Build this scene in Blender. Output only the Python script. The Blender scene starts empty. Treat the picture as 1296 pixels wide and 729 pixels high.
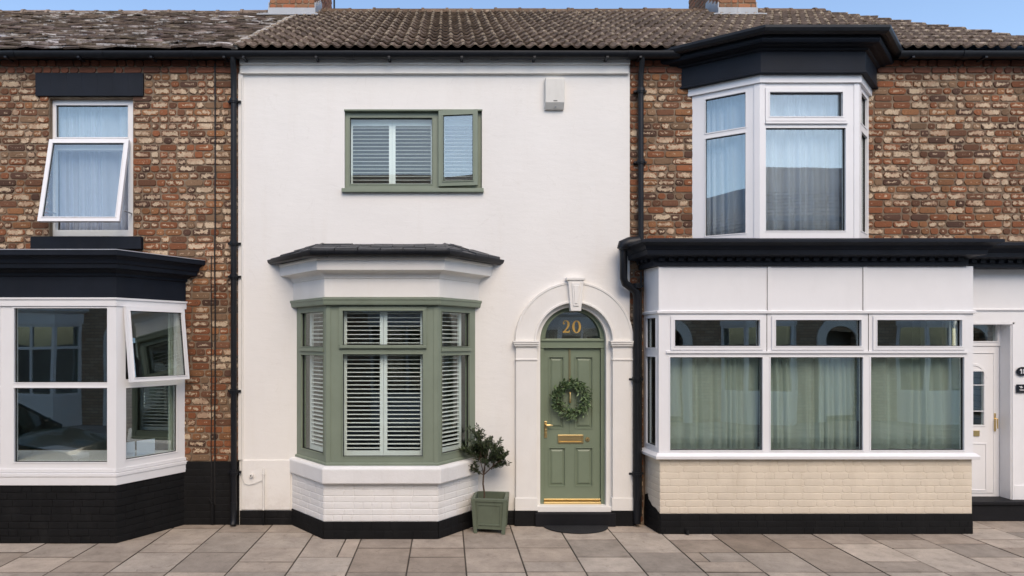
import bpy, math, random
from mathutils import Vector, Matrix
R = math.radians
random.seed(7)
scene = bpy.context.scene

# ------------------------------------------------------------------ camera
CD = 8.15; CZ = 2.33; F = 815.0          # camera stands 8.15 m in front of the facade
cam = bpy.data.cameras.new('camera'); co = bpy.data.objects.new('camera', cam)
scene.collection.objects.link(co); scene.camera = co
co.location = (0, -CD, CZ); co.rotation_euler = (R(90), 0, 0)
cam.sensor_width = 36; cam.lens = F/1296*36
cam.shift_x = 83/1296; cam.shift_y = 66.5/1296
cam.clip_start = 0.05; cam.clip_end = 2000
# ------------------------------------------------------------------ light
SUN_EL, SUN_ROT = 45, 170
world = bpy.data.worlds.new('World'); scene.world = world; world.use_nodes = True
wn = world.node_tree; bg = wn.nodes['Background']
sky = wn.nodes.new('ShaderNodeTexSky'); sky.sky_type = 'NISHITA'; sky.sun_disc = False
sky.sun_elevation = R(SUN_EL); sky.sun_rotation = R(SUN_ROT)
sky.air_density = 1.0; sky.dust_density = 1.1; sky.ozone_density = 1.0
wn.links.new(sky.outputs[0], bg.inputs[0]); bg.inputs[1].default_value = 0.142
sl = bpy.data.lights.new('sun', 'SUN'); sl.energy = 1.15; sl.angle = R(40); sl.color = (1, 0.80, 0.58)
so = bpy.data.objects.new('sun', sl); scene.collection.objects.link(so)
a = R(SUN_ROT); e = R(SUN_EL)
sd = Vector((math.sin(a)*math.cos(e), math.cos(a)*math.cos(e), math.sin(e)))   # towards the sun
so.rotation_euler = sd.to_track_quat('Z', 'Y').to_euler(); so.location = (0, -20, 30)
vs = scene.view_settings; vs.view_transform = 'Standard'; vs.look = 'None'; vs.gamma = 1; vs.use_curve_mapping = False
vs.exposure = 0.86
scene.cycles.transparent_max_bounces = 24

# ------------------------------------------------------------------ helpers
def PX(px, Y=0.0): return (px-565)*(CD+Y)/F
def PZ(py, Y=0.0): return CZ+(431-py)*(CD+Y)/F

class MB:
    def __init__(s): s.v=[]; s.f=[]; s.c=[]; s.mi=[]; s.e=[]; s.M=None; s.col=(1,1,1,1); s.m=0; s.ed=0.0
    def face(s, A, B):
        d = Vector((B[0]-A[0], B[1]-A[1], 0)); L = d.length; d.normalize()
        n = Vector((d.y, -d.x, 0))
        s.M = (Vector((A[0], A[1], 0)), d, n); return L
    def world(s): s.M=None; return s
    def add(s, p, e=None):
        if s.M:
            o,d,n = s.M; p = (o.x+d.x*p[0]+n.x*p[1], o.y+d.y*p[0]+n.y*p[1], p[2])
        s.v.append((p[0],p[1],p[2])); s.e.append(s.ed if e is None else e); return len(s.v)-1
    def poly(s, idx, col=None, mi=None):
        s.f.append(tuple(idx)); s.c.append(s.col if col is None else col); s.mi.append(s.m if mi is None else mi)
    def quad(s, a,b,c,d,**k): s.poly([s.add(a),s.add(b),s.add(c),s.add(d)],**k)
    def box(s, x0,x1,y0,y1,z0,z1,**k):
        i=[s.add(p) for p in ((x0,y0,z0),(x1,y0,z0),(x1,y1,z0),(x0,y1,z0),(x0,y0,z1),(x1,y0,z1),(x1,y1,z1),(x0,y1,z1))]
        for q in ((0,3,2,1),(4,5,6,7),(0,1,5,4),(1,2,6,5),(2,3,7,6),(3,0,4,7)): s.poly([i[j] for j in q],**k)
    def prism(s, pts, z0, z1,**k):
        n=len(pts); a=[s.add((p[0],p[1],z0)) for p in pts]; b=[s.add((p[0],p[1],z1)) for p in pts]
        s.poly(a[::-1],**k); s.poly(b,**k)
        for i in range(n): j=(i+1)%n; s.poly([a[i],a[j],b[j],b[i]],**k)
    def extr(s, pts, y0, y1,**k):         # outline in x,z pushed along y
        n=len(pts); a=[s.add((p[0],y0,p[1])) for p in pts]; b=[s.add((p[0],y1,p[1])) for p in pts]
        s.poly(a,**k); s.poly(b[::-1],**k)
        for i in range(n): j=(i+1)%n; s.poly([a[i],b[i],b[j],a[j]],**k)
    def sweep(s, path, prof, walls=(True,True), **k):
        P=[Vector((p[0],p[1])) for p in path]; n=len(P)
        dirs=[(P[i+1]-P[i]).normalized() for i in range(n-1)]
        nor=[Vector((d.y,-d.x)) for d in dirs]
        rings=[]
        for i in range(n):
            ring=[]
            for (o,z) in prof:
                if i==0:
                    q=P[0]+nor[0]*o
                    if walls[0] and abs(dirs[0].y)>.1: q=q-dirs[0]*((q.y-P[0].y)/dirs[0].y)
                elif i==n-1:
                    q=P[-1]+nor[-1]*o
                    if walls[1] and abs(dirs[-1].y)>.1: q=q-dirs[-1]*((q.y-P[-1].y)/dirs[-1].y)
                else:
                    m=(nor[i-1]+nor[i]); m=m/ (1+nor[i-1].dot(nor[i])); q=P[i]+m*o
                ring.append(s.add((q.x,q.y,z)))
            rings.append(ring)
        m=len(prof)
        for a,b in zip(rings,rings[1:]):
            for j in range(m): q=(j+1)%m; s.poly([a[j],b[j],b[q],a[q]],**k)
        s.poly(rings[0],**k); s.poly(rings[-1][::-1],**k)
    def tube(s, pts, r, n=10, caps=True, **k):
        P=[Vector(p) for p in pts]; rr=r if isinstance(r,(list,tuple)) else [r]*len(P)
        rings=[]; up=None
        for i,p in enumerate(P):
            t=((P[min(i+1,len(P)-1)]-P[max(i-1,0)])).normalized()
            if up is None: up=t.orthogonal().normalized()
            up=(up-t*up.dot(t)).normalized(); w=t.cross(up)
            rings.append([s.add(tuple(p+(up*math.cos(q*2*math.pi/n)+w*math.sin(q*2*math.pi/n))*rr[i])) for q in range(n)])
        for a,b in zip(rings,rings[1:]):
            for j in range(n): q=(j+1)%n; s.poly([a[j],a[q],b[q],b[j]],**k)
        if caps: s.poly(rings[0][::-1],**k); s.poly(rings[-1],**k)
    def panel(s, x0,x1,z0,z1,holes,yf,yb,back=True,sides=True,**k):   # slab in local x/z with rectangular holes, front at yf
        xs=sorted({x0,x1,*[h[i] for h in holes for i in (0,1) if x0<h[i]<x1]})
        zs=sorted({z0,z1,*[h[i] for h in holes for i in (2,3) if z0<h[i]<z1]})
        inh=lambda x,z: any(h[0]<x<h[1] and h[2]<z<h[3] for h in holes)
        solid={}
        for i in range(len(xs)-1):
            for j in range(len(zs)-1): solid[i,j]=not inh((xs[i]+xs[i+1])/2,(zs[j]+zs[j+1])/2)
        for (i,j),q in solid.items():
            if not q: continue
            a,b,c,d=xs[i],xs[i+1],zs[j],zs[j+1]
            s.quad((a,yf,c),(b,yf,c),(b,yf,d),(a,yf,d),**k)
            if back: s.quad((a,yb,c),(a,yb,d),(b,yb,d),(b,yb,c),**k)
            for (di,dj,e1,e2) in ((-1,0,(a,c),(a,d)),(1,0,(b,c),(b,d)),(0,-1,(a,c),(b,c)),(0,1,(a,d),(b,d))):
                nb=solid.get((i+di,j+dj),None)
                if nb is False or (nb is None and sides):
                    s.quad((e1[0],yf,e1[1]),(e2[0],yf,e2[1]),(e2[0],yb,e2[1]),(e1[0],yb,e1[1]),**k)
    def ring(s,x0,x1,z0,z1,w,ya,yb,**k):    # rectangular ring OUTSIDE the opening x0..x1
        s.box(x0-w,x1+w,ya,yb,z1,z1+w,**k); s.box(x0-w,x1+w,ya,yb,z0-w,z0,**k)
        s.box(x0-w,x0,ya,yb,z0,z1,**k); s.box(x1,x1+w,ya,yb,z0,z1,**k)
    def arcband(s,cx,cz,r0,r1,y0,y1,a0=0,a1=math.pi,n=40,**k):
        rg=[]
        for i in range(n+1):
            t=a0+(a1-a0)*i/n; c,q=math.cos(t),math.sin(t)
            rg.append([s.add((cx+c*r0,y0,cz+q*r0)),s.add((cx+c*r1,y0,cz+q*r1)),s.add((cx+c*r1,y1,cz+q*r1)),s.add((cx+c*r0,y1,cz+q*r0))])
        for A,B in zip(rg,rg[1:]):
            for j in range(4): q=(j+1)%4; s.poly([A[j],A[q],B[q],B[j]],**k)
        s.poly(rg[0],**k); s.poly(rg[-1][::-1],**k)
    def build(s, name, mats, parent=None, bevel=0, smooth=False, loc=None):
        base=Vector((0,0,0))
        p=parent
        while p is not None: base=base+p.location; p=p.parent
        own=Vector(loc) if loc is not None else base
        me=bpy.data.meshes.new(name); me.from_pydata([tuple(Vector(v)-own) for v in s.v],[],s.f)
        if not isinstance(mats,(list,tuple)): mats=[mats]
        for m in mats: me.materials.append(m)
        me.polygons.foreach_set('material_index', s.mi)
        ca=me.color_attributes.new('col','FLOAT_COLOR','CORNER'); buf=[]
        for f,c in zip(s.f,s.c): buf += list(c)*len(f)
        ca.data.foreach_set('color',buf)
        ea=me.attributes.new('edge','FLOAT','POINT'); ea.data.foreach_set('value',s.e)
        if smooth:
            me.polygons.foreach_set('use_smooth',[True]*len(s.f))
            try: me.set_sharp_from_angle(angle=R(40))
            except Exception: pass
        o=bpy.data.objects.new(name,me); scene.collection.objects.link(o)
        o.location=own-base
        if parent: o.parent=parent
        if bevel:
            import bmesh
            bm=bmesh.new(); bm.from_mesh(me); bmesh.ops.remove_doubles(bm,verts=bm.verts,dist=1e-5)
            bmesh.ops.recalc_face_normals(bm,faces=bm.faces)
            bm.to_mesh(me); bm.free()
            m=o.modifiers.new('bevel','BEVEL'); m.width=bevel; m.segments=2; m.limit_method='ANGLE'; m.angle_limit=R(35)
        else:
            import bmesh
            bm=bmesh.new(); bm.from_mesh(me); bmesh.ops.recalc_face_normals(bm,faces=bm.faces); bm.to_mesh(me); bm.free()
        return o
def tag(o,label=None,cat=None,group=None,kind=None):
    if label: o['label']=label
    if cat: o['category']=cat
    if group: o['group']=group
    if kind: o['kind']=kind
    return o
def empty(name,loc,label,cat,group=None,rz=0):
    o=bpy.data.objects.new(name,None); o.empty_display_size=.2; scene.collection.objects.link(o)
    o.location=loc; o.rotation_euler=(0,0,rz); return tag(o,label,cat,group)
def copy_tree(o,parent=None):
    c=o.copy(); scene.collection.objects.link(c); c.parent=parent
    for ch in list(o.children): copy_tree(ch,c)
    return c

# ------------------------------------------------------------------ materials
class NT:
    def __init__(s,name):
        m=bpy.data.materials.new(name); m.use_nodes=True; s.m=m; s.t=m.node_tree
        s.b=s.t.nodes['Principled BSDF']; s.out=s.t.nodes['Material Output']
        s.tc=s.t.nodes.new('ShaderNodeTexCoord')
    def n(s,t,**k):
        x=s.t.nodes.new(t)
        for a,b in k.items(): setattr(x,a,b)
        return x
    def l(s,a,b): s.t.links.new(a,b)
    def noise(s,scale,detail=4,rough=.55,stretch=None,dist=0):
        x=s.n('ShaderNodeTexNoise'); x.inputs['Scale'].default_value=scale; x.inputs['Detail'].default_value=detail
        x.inputs['Roughness'].default_value=rough; x.inputs['Distortion'].default_value=dist
        src=s.tc.outputs['Object']
        if stretch:
            mp=s.n('ShaderNodeMapping'); mp.inputs['Scale'].default_value=stretch; s.l(src,mp.inputs[0]); src=mp.outputs[0]
        s.l(src,x.inputs['Vector']); return x.outputs['Fac']
    def ramp(s,fac,stops):
        r=s.n('ShaderNodeValToRGB'); s.l(fac,r.inputs[0])
        while len(r.color_ramp.elements)<len(stops): r.color_ramp.elements.new(.5)
        for el,(p,c) in zip(r.color_ramp.elements,stops):
            el.position=p; el.color=(c,c,c,1) if isinstance(c,(int,float)) else (*c,1)
        return r.outputs[0]
    def mix(s,f,a,b,mode='MIX'):
        x=s.n('ShaderNodeMix',data_type='RGBA',blend_type=mode)
        for i,v in ((0,f),(6,a),(7,b)):
            if isinstance(v,(int,float)): x.inputs[i].default_value=v
            elif isinstance(v,tuple): x.inputs[i].default_value=(*v,1)
            else: s.l(v,x.inputs[i])
        return x.outputs[2]
    def math(s,op,a,b=None,clamp=False):
        x=s.n('ShaderNodeMath',operation=op,use_clamp=clamp)
        for i,v in ((0,a),(1,b)):
            if v is None: continue
            if isinstance(v,(int,float)): x.inputs[i].default_value=v
            else: s.l(v,x.inputs[i])
        return x.outputs[0]
    def bump(s,h,strength=.3,dist=.01,prev=None):
        b=s.n('ShaderNodeBump'); b.inputs['Strength'].default_value=strength; b.inputs['Distance'].default_value=dist
        s.l(h,b.inputs['Height'])
        if prev: s.l(prev,b.inputs['Normal'])
        s.l(b.outputs[0],s.b.inputs['Normal']); return b.outputs[0]
    def col(s,c):
        if isinstance(c,tuple): s.b.inputs['Base Color'].default_value=(*c,1)
        else: s.l(c,s.b.inputs['Base Color'])
    def rough(s,r):
        if isinstance(r,(int,float)): s.b.inputs['Roughness'].default_value=r
        else: s.l(r,s.b.inputs['Roughness'])

def paint(name,c,rough=.5,var=.06,dirt=0,dirtc=(.2,.16,.11),bump=.15,bscale=60,spec=.5,stretch=None,metal=0):
    t=NT(name); lo=tuple(x*(1-var) for x in c); hi=tuple(min(1,x*(1+var)) for x in c)
    col=t.mix(t.ramp(t.noise(3,6,.6),[(.3,0),(.7,1)]),lo,hi)
    if dirt:
        f=t.math('MULTIPLY',t.ramp(t.noise(5,8,.7,stretch or (1,1,.25)),[(.52,0),(.75,1)]),dirt)
        col=t.mix(f,col,dirtc)
    t.col(col); t.b.inputs['Specular IOR Level'].default_value=spec; t.b.inputs['Metallic'].default_value=metal
    t.rough(t.math('ADD',t.math('MULTIPLY',t.noise(12,4),.16),rough-.08))
    if bump: t.bump(t.noise(bscale,5,.6,stretch),bump,.006)
    return t.m
M={}
M['white']=paint('white_painted_render',(.77,.75,.715),.75,.025,.20,(.60,.53,.44),.35,45,.3)
# render: add trowel marks
t=NT('smooth_white_render')
c0=t.mix(t.ramp(t.noise(.9,5,.6),[(.3,0),(.7,1)]),(.765,.745,.71),(.815,.795,.76))
st=t.math('MULTIPLY',t.ramp(t.noise(4,8,.72,(1,1,.12)),[(.54,0),(.8,1)]),.22)
c0=t.mix(st,c0,(.66,.60,.52))
sp=t.n('ShaderNodeSeparateXYZ'); t.l(t.tc.outputs['Object'],sp.inputs[0])
base=t.math('MULTIPLY',t.math('SUBTRACT',.55,sp.outputs[2],True),t.ramp(t.noise(11,7,.75),[(.4,0),(.7,1)]))
c0=t.mix(t.math('MULTIPLY',base,.9),c0,(.42,.36,.29))
cr=t.ramp(t.noise(1.7,3,.5,dist=1.5),[(.497,0),(.5,1),(.503,0)]); c0=t.mix(t.math('MULTIPLY',cr,.10),c0,(.4,.36,.3))
t.col(c0); t.rough(.8); t.b.inputs['Specular IOR Level'].default_value=.25
h=t.math('ADD',t.math('MULTIPLY',t.noise(9,6,.6,(.55,1,1.6)),1.0),t.math('MULTIPLY',t.noise(70,4,.6,(.6,1,1.6)),.3))
t.bump(h,.26,.012); M['render']=t.m
M['white_trim']=paint('white_masonry_paint_trim',(.78,.76,.72),.7,.03,.18,(.62,.54,.44),.2,50,.3)
M['white_brick']=paint('white_painted_brick',(.76,.75,.735),.7,.04,.22,(.55,.50,.43),.45,40,.3)
M['cream_brick']=paint('cream_painted_brick',(.68,.60,.485),.72,.06,.25,(.45,.36,.25),.45,40,.3)
M['upvc']=paint('white_window_plastic',(.80,.795,.80),.35,.02,.10,(.5,.48,.44),0,50,.45)
M['white_board']=paint('white_fascia_board',(.80,.795,.80),.45,.02,.10,(.55,.53,.5),.05,20,.4)
M['sage']=paint('sage_green_paint',(.205,.242,.182),.45,.07,.25,(.12,.14,.09),.1,40,.4)
M['sage_door']=paint('sage_green_door_paint',(.176,.216,.148),.42,.05,.12,(.12,.14,.09),.08,30,.45)
M['sage_planter']=paint('sage_green_planter_paint',(.125,.15,.105),.5,.12,.4,(.06,.07,.04),.15,40,.4)
M['navy']=paint('near_black_paint',(.010,.013,.020),.55,.2,.3,(.022,.022,.026),.15,40,.18)
M['black_brick']=paint('black_painted_brick',(.009,.009,.0095),.7,.2,.35,(.028,.027,.026),.5,35,.15)
M['black_pvc']=paint('black_plastic',(.009,.010,.013),.42,.15,.25,(.03,.03,.03),.05,30,.3)
M['brass']=paint('polished_brass',(.80,.60,.28),.36,.06,.1,(.5,.35,.15),0,30,.5,metal=1)
M['gold']=paint('gold_leaf',(.80,.50,.14),.35,.05,0,bump=0,metal=.6)
M['lead']=paint('lead_flashing',(.33,.345,.37),.5,.15,.4,(.5,.5,.5),.3,30,.4)
M['shutter']=paint('white_shutter_paint',(.82,.83,.82),.4,.02,0,bump=0)
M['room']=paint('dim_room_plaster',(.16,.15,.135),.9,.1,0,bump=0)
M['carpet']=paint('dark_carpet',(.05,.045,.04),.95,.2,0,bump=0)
M['gasket']=paint('black_gasket',(.01,.01,.01),.6,.1,0,bump=0)
M['plastic_box']=paint('off_white_plastic',(.62,.61,.57),.45,.05,.3,(.4,.38,.33),.05,40)
M['rubber']=paint('black_rubber_mat',(.012,.012,.013),.85,.3,.4,(.03,.028,.026),.8,200)
M['kerb']=paint('kerb_stone',(.27,.25,.225),.85,.15,.4,(.15,.13,.11),.5,60)
M['sign_white']=paint('white_sign_paint',(.75,.75,.75),.5,.02,0,bump=0)
M['stone_step']=paint('black_stone_step',(.010,.010,.012),.65,.25,.3,(.04,.038,.036),.4,60,.2)
M['paper']=paint('blue_white_card',(.55,.62,.75),.6,.08,0,bump=0)
M['slate']=paint('dark_slate',(.035,.037,.042),.55,.35,.5,(.09,.085,.08),.6,40)
M['verge']=paint('verge_mortar_bedding',(.36,.32,.27),.9,.2,.4,(.15,.12,.1),.6,40)
M['cable']=paint('black_cable',(.015,.013,.012),.5,.1,0,bump=0)
M['curtain_w']=None
def curtain_mat(name,c,tr=.25,transl=.45):
    t=NT(name)
    w=t.noise(900,2,.5); 
    t.col(c); t.rough(.9)
    tl=t.n('ShaderNodeBsdfTranslucent'); tl.inputs[0].default_value=(*c,1)
    tp=t.n('ShaderNodeBsdfTransparent')
    m1=t.n('ShaderNodeMixShader'); m1.inputs[0].default_value=transl; t.l(t.b.outputs[0],m1.inputs[1]); t.l(tl.outputs[0],m1.inputs[2])
    ed=t.n('ShaderNodeAttribute',attribute_name='edge'); m2=t.n('ShaderNodeMixShader'); t.l(t.math('MULTIPLY',t.math('SUBTRACT',1.0,ed.outputs['Fac'],True),tr*2.6),m2.inputs[0]); t.l(m1.outputs[0],m2.inputs[1]); t.l(tp.outputs[0],m2.inputs[2])
    t.l(m2.outputs[0],t.out.inputs[0]); return t.m
M['net']=curtain_mat('white_net_fabric',(.62,.66,.78),.2,.25)
M['net_green']=curtain_mat('pale_green_voile',(.62,.68,.60),.15,.3)
def glass_mat(name,f0=.085,tint=(.955,.985,.97)):
    t=NT(name); t.t.nodes.remove(t.b)
    fr=t.n('ShaderNodeLayerWeight'); fr.inputs[0].default_value=.5
    nz=t.noise(1.1,1,.4); bp=t.n('ShaderNodeBump'); bp.inputs['Strength'].default_value=.12; bp.inputs['Distance'].default_value=.02
    t.l(nz,bp.inputs['Height'])
    fac=t.math('ADD',t.math('MULTIPLY',t.math('POWER',fr.outputs['Facing'],4.5),.8),f0,True)
    tp=t.n('ShaderNodeBsdfTransparent'); tp.inputs[0].default_value=(*tint,1)
    gl=t.n('ShaderNodeBsdfGlossy'); gl.inputs['Roughness'].default_value=.004; gl.inputs[0].default_value=(.95,1,.98,1); t.l(bp.outputs[0],gl.inputs['Normal'])
    mx=t.n('ShaderNodeMixShader'); t.l(fac,mx.inputs[0]); t.l(tp.outputs[0],mx.inputs[1]); t.l(gl.outputs[0],mx.inputs[2])
    t.l(mx.outputs[0],t.out.inputs[0]); return t.m
M['glass']=glass_mat('window_glass',.15)
M['glass_s']=glass_mat('shuttered_window_glass',.055)
M['glass_dark']=glass_mat('tinted_car_glass',.07,(.25,.3,.28))

def brick_mat(name,cream=(.62,.48,.33),mort=False):
    t=NT(name)
    at=t.n('ShaderNodeAttribute',attribute_name='col'); ed=t.n('ShaderNodeAttribute',attribute_name='edge')
    n1=t.noise(21,5,.68,dist=.9); n2=t.noise(90,4,.7)
    # worn pale heart of the brick where alpha allows it
    v=t.math('SUBTRACT',t.math('ADD',at.outputs['Alpha'],t.math('MULTIPLY',t.math('SUBTRACT',n1,.5),2.6)),t.math('MULTIPLY',ed.outputs['Fac'],.74))
    mask=t.ramp(v,[(.40,0),(.52,1)])
    crm=t.mix(t.ramp(n2,[(.3,0),(.7,1)]),tuple(x*.72 for x in cream),tuple(min(1,x*1.22) for x in cream))
    pink=t.mix(t.ramp(t.noise(7,3),[(.45,0),(.6,1)]),crm,(.46,.31,.205))
    rim=t.mix(t.ramp(n2,[(.35,.0),(.75,1)]),at.outputs['Color'],t.mix(.5,at.outputs['Color'],(.05,.03,.02)))
    soot=t.ramp(t.noise(38,5,.75,dist=1.2),[(.56,0),(.66,1)])
    c=t.mix(mask,rim,pink); c=t.mix(t.math('MULTIPLY',soot,.75),c,(.05,.032,.024))
    wth=t.ramp(t.noise(.8,5,.6),[(.35,.72),(.7,1.12)])
    c=t.mix(1.0,c,wth,'MULTIPLY')
    t.col(c); t.rough(.85); t.b.inputs['Specular IOR Level'].default_value=.3
    hh=t.math('ADD',t.math('MULTIPLY',mask,-.35),t.math('MULTIPLY',n2,.8)); t.bump(hh,.7,.006); return t.m
M['brick']=brick_mat('weathered_brick')
def plainbrick(name):
    t=NT(name); at=t.n('ShaderNodeAttribute',attribute_name='col'); n2=t.noise(70,5,.7)
    c=t.mix(t.ramp(n2,[(.35,0),(.8,1)]),at.outputs['Color'],t.mix(.6,at.outputs['Color'],(.06,.03,.02)))
    t.col(c); t.rough(.85); t.bump(n2,.6,.005); return t.m
M['red_brick']=plainbrick('red_brick')
t=NT('sandy_mortar'); n2=t.noise(60,5,.7)
t.col(t.mix(t.ramp(t.noise(5,5,.6),[(.35,0),(.65,1)]),(.14,.095,.06),(.26,.195,.135))); t.rough(.95); t.bump(n2,.8,.01); M['mortar']=t.m
def tile_mat(name,lo,hi,lichen_highlight,lf):
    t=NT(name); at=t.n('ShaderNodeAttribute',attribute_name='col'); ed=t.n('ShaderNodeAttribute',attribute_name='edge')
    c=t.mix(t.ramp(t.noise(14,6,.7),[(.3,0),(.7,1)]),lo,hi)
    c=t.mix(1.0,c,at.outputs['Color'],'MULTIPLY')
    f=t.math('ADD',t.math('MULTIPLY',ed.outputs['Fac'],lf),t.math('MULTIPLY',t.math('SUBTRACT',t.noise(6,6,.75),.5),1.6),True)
    c=t.mix(t.ramp(f,[(.35,0),(.6,1)]),c,lichen_highlight)  # lichen patches on old tiles; on pantiles also a painted crest highlight
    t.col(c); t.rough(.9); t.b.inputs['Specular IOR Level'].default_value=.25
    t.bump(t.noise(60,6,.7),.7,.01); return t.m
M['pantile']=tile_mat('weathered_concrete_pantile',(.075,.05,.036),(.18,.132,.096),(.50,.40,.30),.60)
M['oldtile']=tile_mat('old_clay_roof_tile',(.12,.092,.075),(.27,.22,.185),(.70,.66,.63),.50)
t=NT('concrete_paving')
at=t.n('ShaderNodeAttribute',attribute_name='col')
c=t.mix(1.0,at.outputs['Color'],t.ramp(t.noise(3.2,9,.74),[(.32,.66),(.70,1.12)]),'MULTIPLY')
c=t.mix(t.math('MULTIPLY',t.ramp(t.noise(240,3,.7),[(.50,0),(.70,1)]),.45),c,(.12,.10,.085))
c=t.mix(t.math('MULTIPLY',t.ramp(t.noise(9,8,.75,dist=.5),[(.56,0),(.68,1)]),.5),c,(.15,.12,.09))
t.col(c); t.rough(.85); t.b.inputs['Specular IOR Level'].default_value=.3
t.bump(t.math('ADD',t.noise(120,5,.75),t.noise(12,4)),.8,.006); M['paving']=t.m
M['joint']=paint('paving_joint_grit',(.07,.058,.045),.95,.4,0,bump=.6,bscale=120)
t=NT('asphalt'); n=t.noise(260,4,.7)
t.col(t.mix(t.ramp(n,[(.35,0),(.7,1)]),(.035,.035,.036),(.085,.083,.08))); t.rough(.85); t.bump(n,.5,.004); M['asphalt']=t.m
def leafmat(name,a,b):
    t=NT(name); at=t.n('ShaderNodeAttribute',attribute_name='col')
    c=t.mix(at.outputs['Fac'],a,b); t.col(c); t.rough(.42); t.b.inputs['Specular IOR Level'].default_value=.4
    tl=t.n('ShaderNodeBsdfTranslucent'); t.l(c,tl.inputs[0]); m=t.n('ShaderNodeMixShader'); m.inputs[0].default_value=.18
    t.l(t.b.outputs[0],m.inputs[1]); t.l(tl.outputs[0],m.inputs[2]); t.l(m.outputs[0],t.out.inputs[0]); return t.m
M['leaf']=leafmat('dark_green_leaf',(.018,.030,.012),(.075,.10,.042))
M['wleaf']=leafmat('grey_green_wreath_leaf',(.035,.062,.024),(.23,.33,.15))
M['bark']=paint('brown_bark',(.085,.055,.035),.85,.3,.3,(.04,.03,.02),.7,80)
M['soil']=paint('potting_soil',(.03,.022,.016),.95,.4,0,bump=1,bscale=90)
M['ribbon']=paint('olive_gold_ribbon',(.19,.155,.07),.6,.1,0,bump=0)
# procedural brick for the far side of the street
t=NT('plain_street_brick'); br=t.n('ShaderNodeTexBrick')
mp=t.n('ShaderNodeMapping'); mp.inputs['Rotation'].default_value=(R(90),0,0); t.l(t.tc.outputs['Object'],mp.inputs[0]); t.l(mp.outputs[0],br.inputs[0])
br.inputs['Scale'].default_value=1; br.inputs['Brick Width'].default_value=.235; br.inputs['Row Height'].default_value=.085; br.inputs['Mortar Size'].default_value=.008
br.inputs['Color1'].default_value=(.34,.22,.14,1); br.inputs['Color2'].default_value=(.48,.38,.27,1); br.inputs['Mortar'].default_value=(.2,.16,.12,1)
t.col(br.outputs[0]); t.rough(.9); M['street_brick']=t.m

# ------------------------------------------------------------------ ground
def ground():
    mb=MB(); mb.quad((-300,-300,-.16),(300,-300,-.16),(300,300,-.16),(-300,300,-.16))
    tag(mb.build('ground',M['asphalt']),kind='structure')
    mb=MB(); mb.box(-60,60,-8.0,-2.62,-.155,-.12); tag(mb.build('road',M['asphalt']),kind='structure')
    mb=MB()
    for k in range(-25,25):
        for y0,y1 in ((-2.62,-2.49),(-8.13,-8.0)): mb.box(k*.915,k*.915+.908,y0,y1,-.15,.002)
    tag(mb.build('kerb',M['kerb'],bevel=.012),kind='structure')
    rnd=random.Random(3)
    for nm,ya,yb in (('pavement',-2.485,.75),('far_pavement',-10.99,-8.135)):
        mb=MB(); mb.box(-24,24,ya,yb,-.14,-.010,mi=1)
        for k in range(-38,38):
            x0=.20+.6*k; 
            ys=[-1.67 if nm=='pavement' else ya]
            first=True
            while ys[-1]<yb-.1:
                ys.append(min(yb,ys[-1]+rnd.choice([.45,.45,.6,.75,.3] if not first else [.3,.45,.6,.75]))); first=False
            if nm=='pavement': ys=[ya,-2.08]+ys
            cells=[]
            for y0,y1 in zip(ys,ys[1:]):
                if y1-y0<.03: continue
                if rnd.random()<.10 and y1>-1.2: f=rnd.choice([.3,.5,.7]); cells+=[(x0,x0+.6*f,y0,y1),(x0+.6*f,x0+.6,y0,y1)]
                else: cells.append((x0,x0+.6,y0,y1))
            for x0,xe,y0,y1 in cells:
                b=rnd.uniform(.66,1.06); w=rnd.uniform(.0,.022)
                if rnd.random()<.12: b*=.78
                colr=(.53*b+w,.455*b,.375*b-w*.6,1); g=.0062; dz=rnd.uniform(-.002,.002)
                tl=[rnd.uniform(-.0015,.0015) for _ in range(4)]
                P=[(x0+g,y0+g),(xe-g,y0+g),(xe-g,y1-g),(x0+g,y1-g)]
                lo=[mb.add((p[0],p[1],-.012)) for p in P]; mi_=[mb.add((p[0],p[1],-.003+dz+q)) for p,q in zip(P,tl)]
                c=.004; P2=[(P[0][0]+c,P[0][1]+c),(P[1][0]-c,P[1][1]+c),(P[2][0]-c,P[2][1]-c),(P[3][0]+c,P[3][1]-c)]
                hi=[mb.add((p[0],p[1],dz+q)) for p,q in zip(P2,tl)]
                mb.poly(hi,col=colr)
                for i in range(4):
                    j=(i+1)%4; mb.poly([lo[i],lo[j],mi_[j],mi_[i]],mi=1); mb.poly([mi_[i],mi_[j],hi[j],hi[i]],col=(colr[0]*.7,colr[1]*.68,colr[2]*.66,1))
        tag(mb.build(nm,[M['paving'],M['joint']]),kind='structure')
ground()

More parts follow.
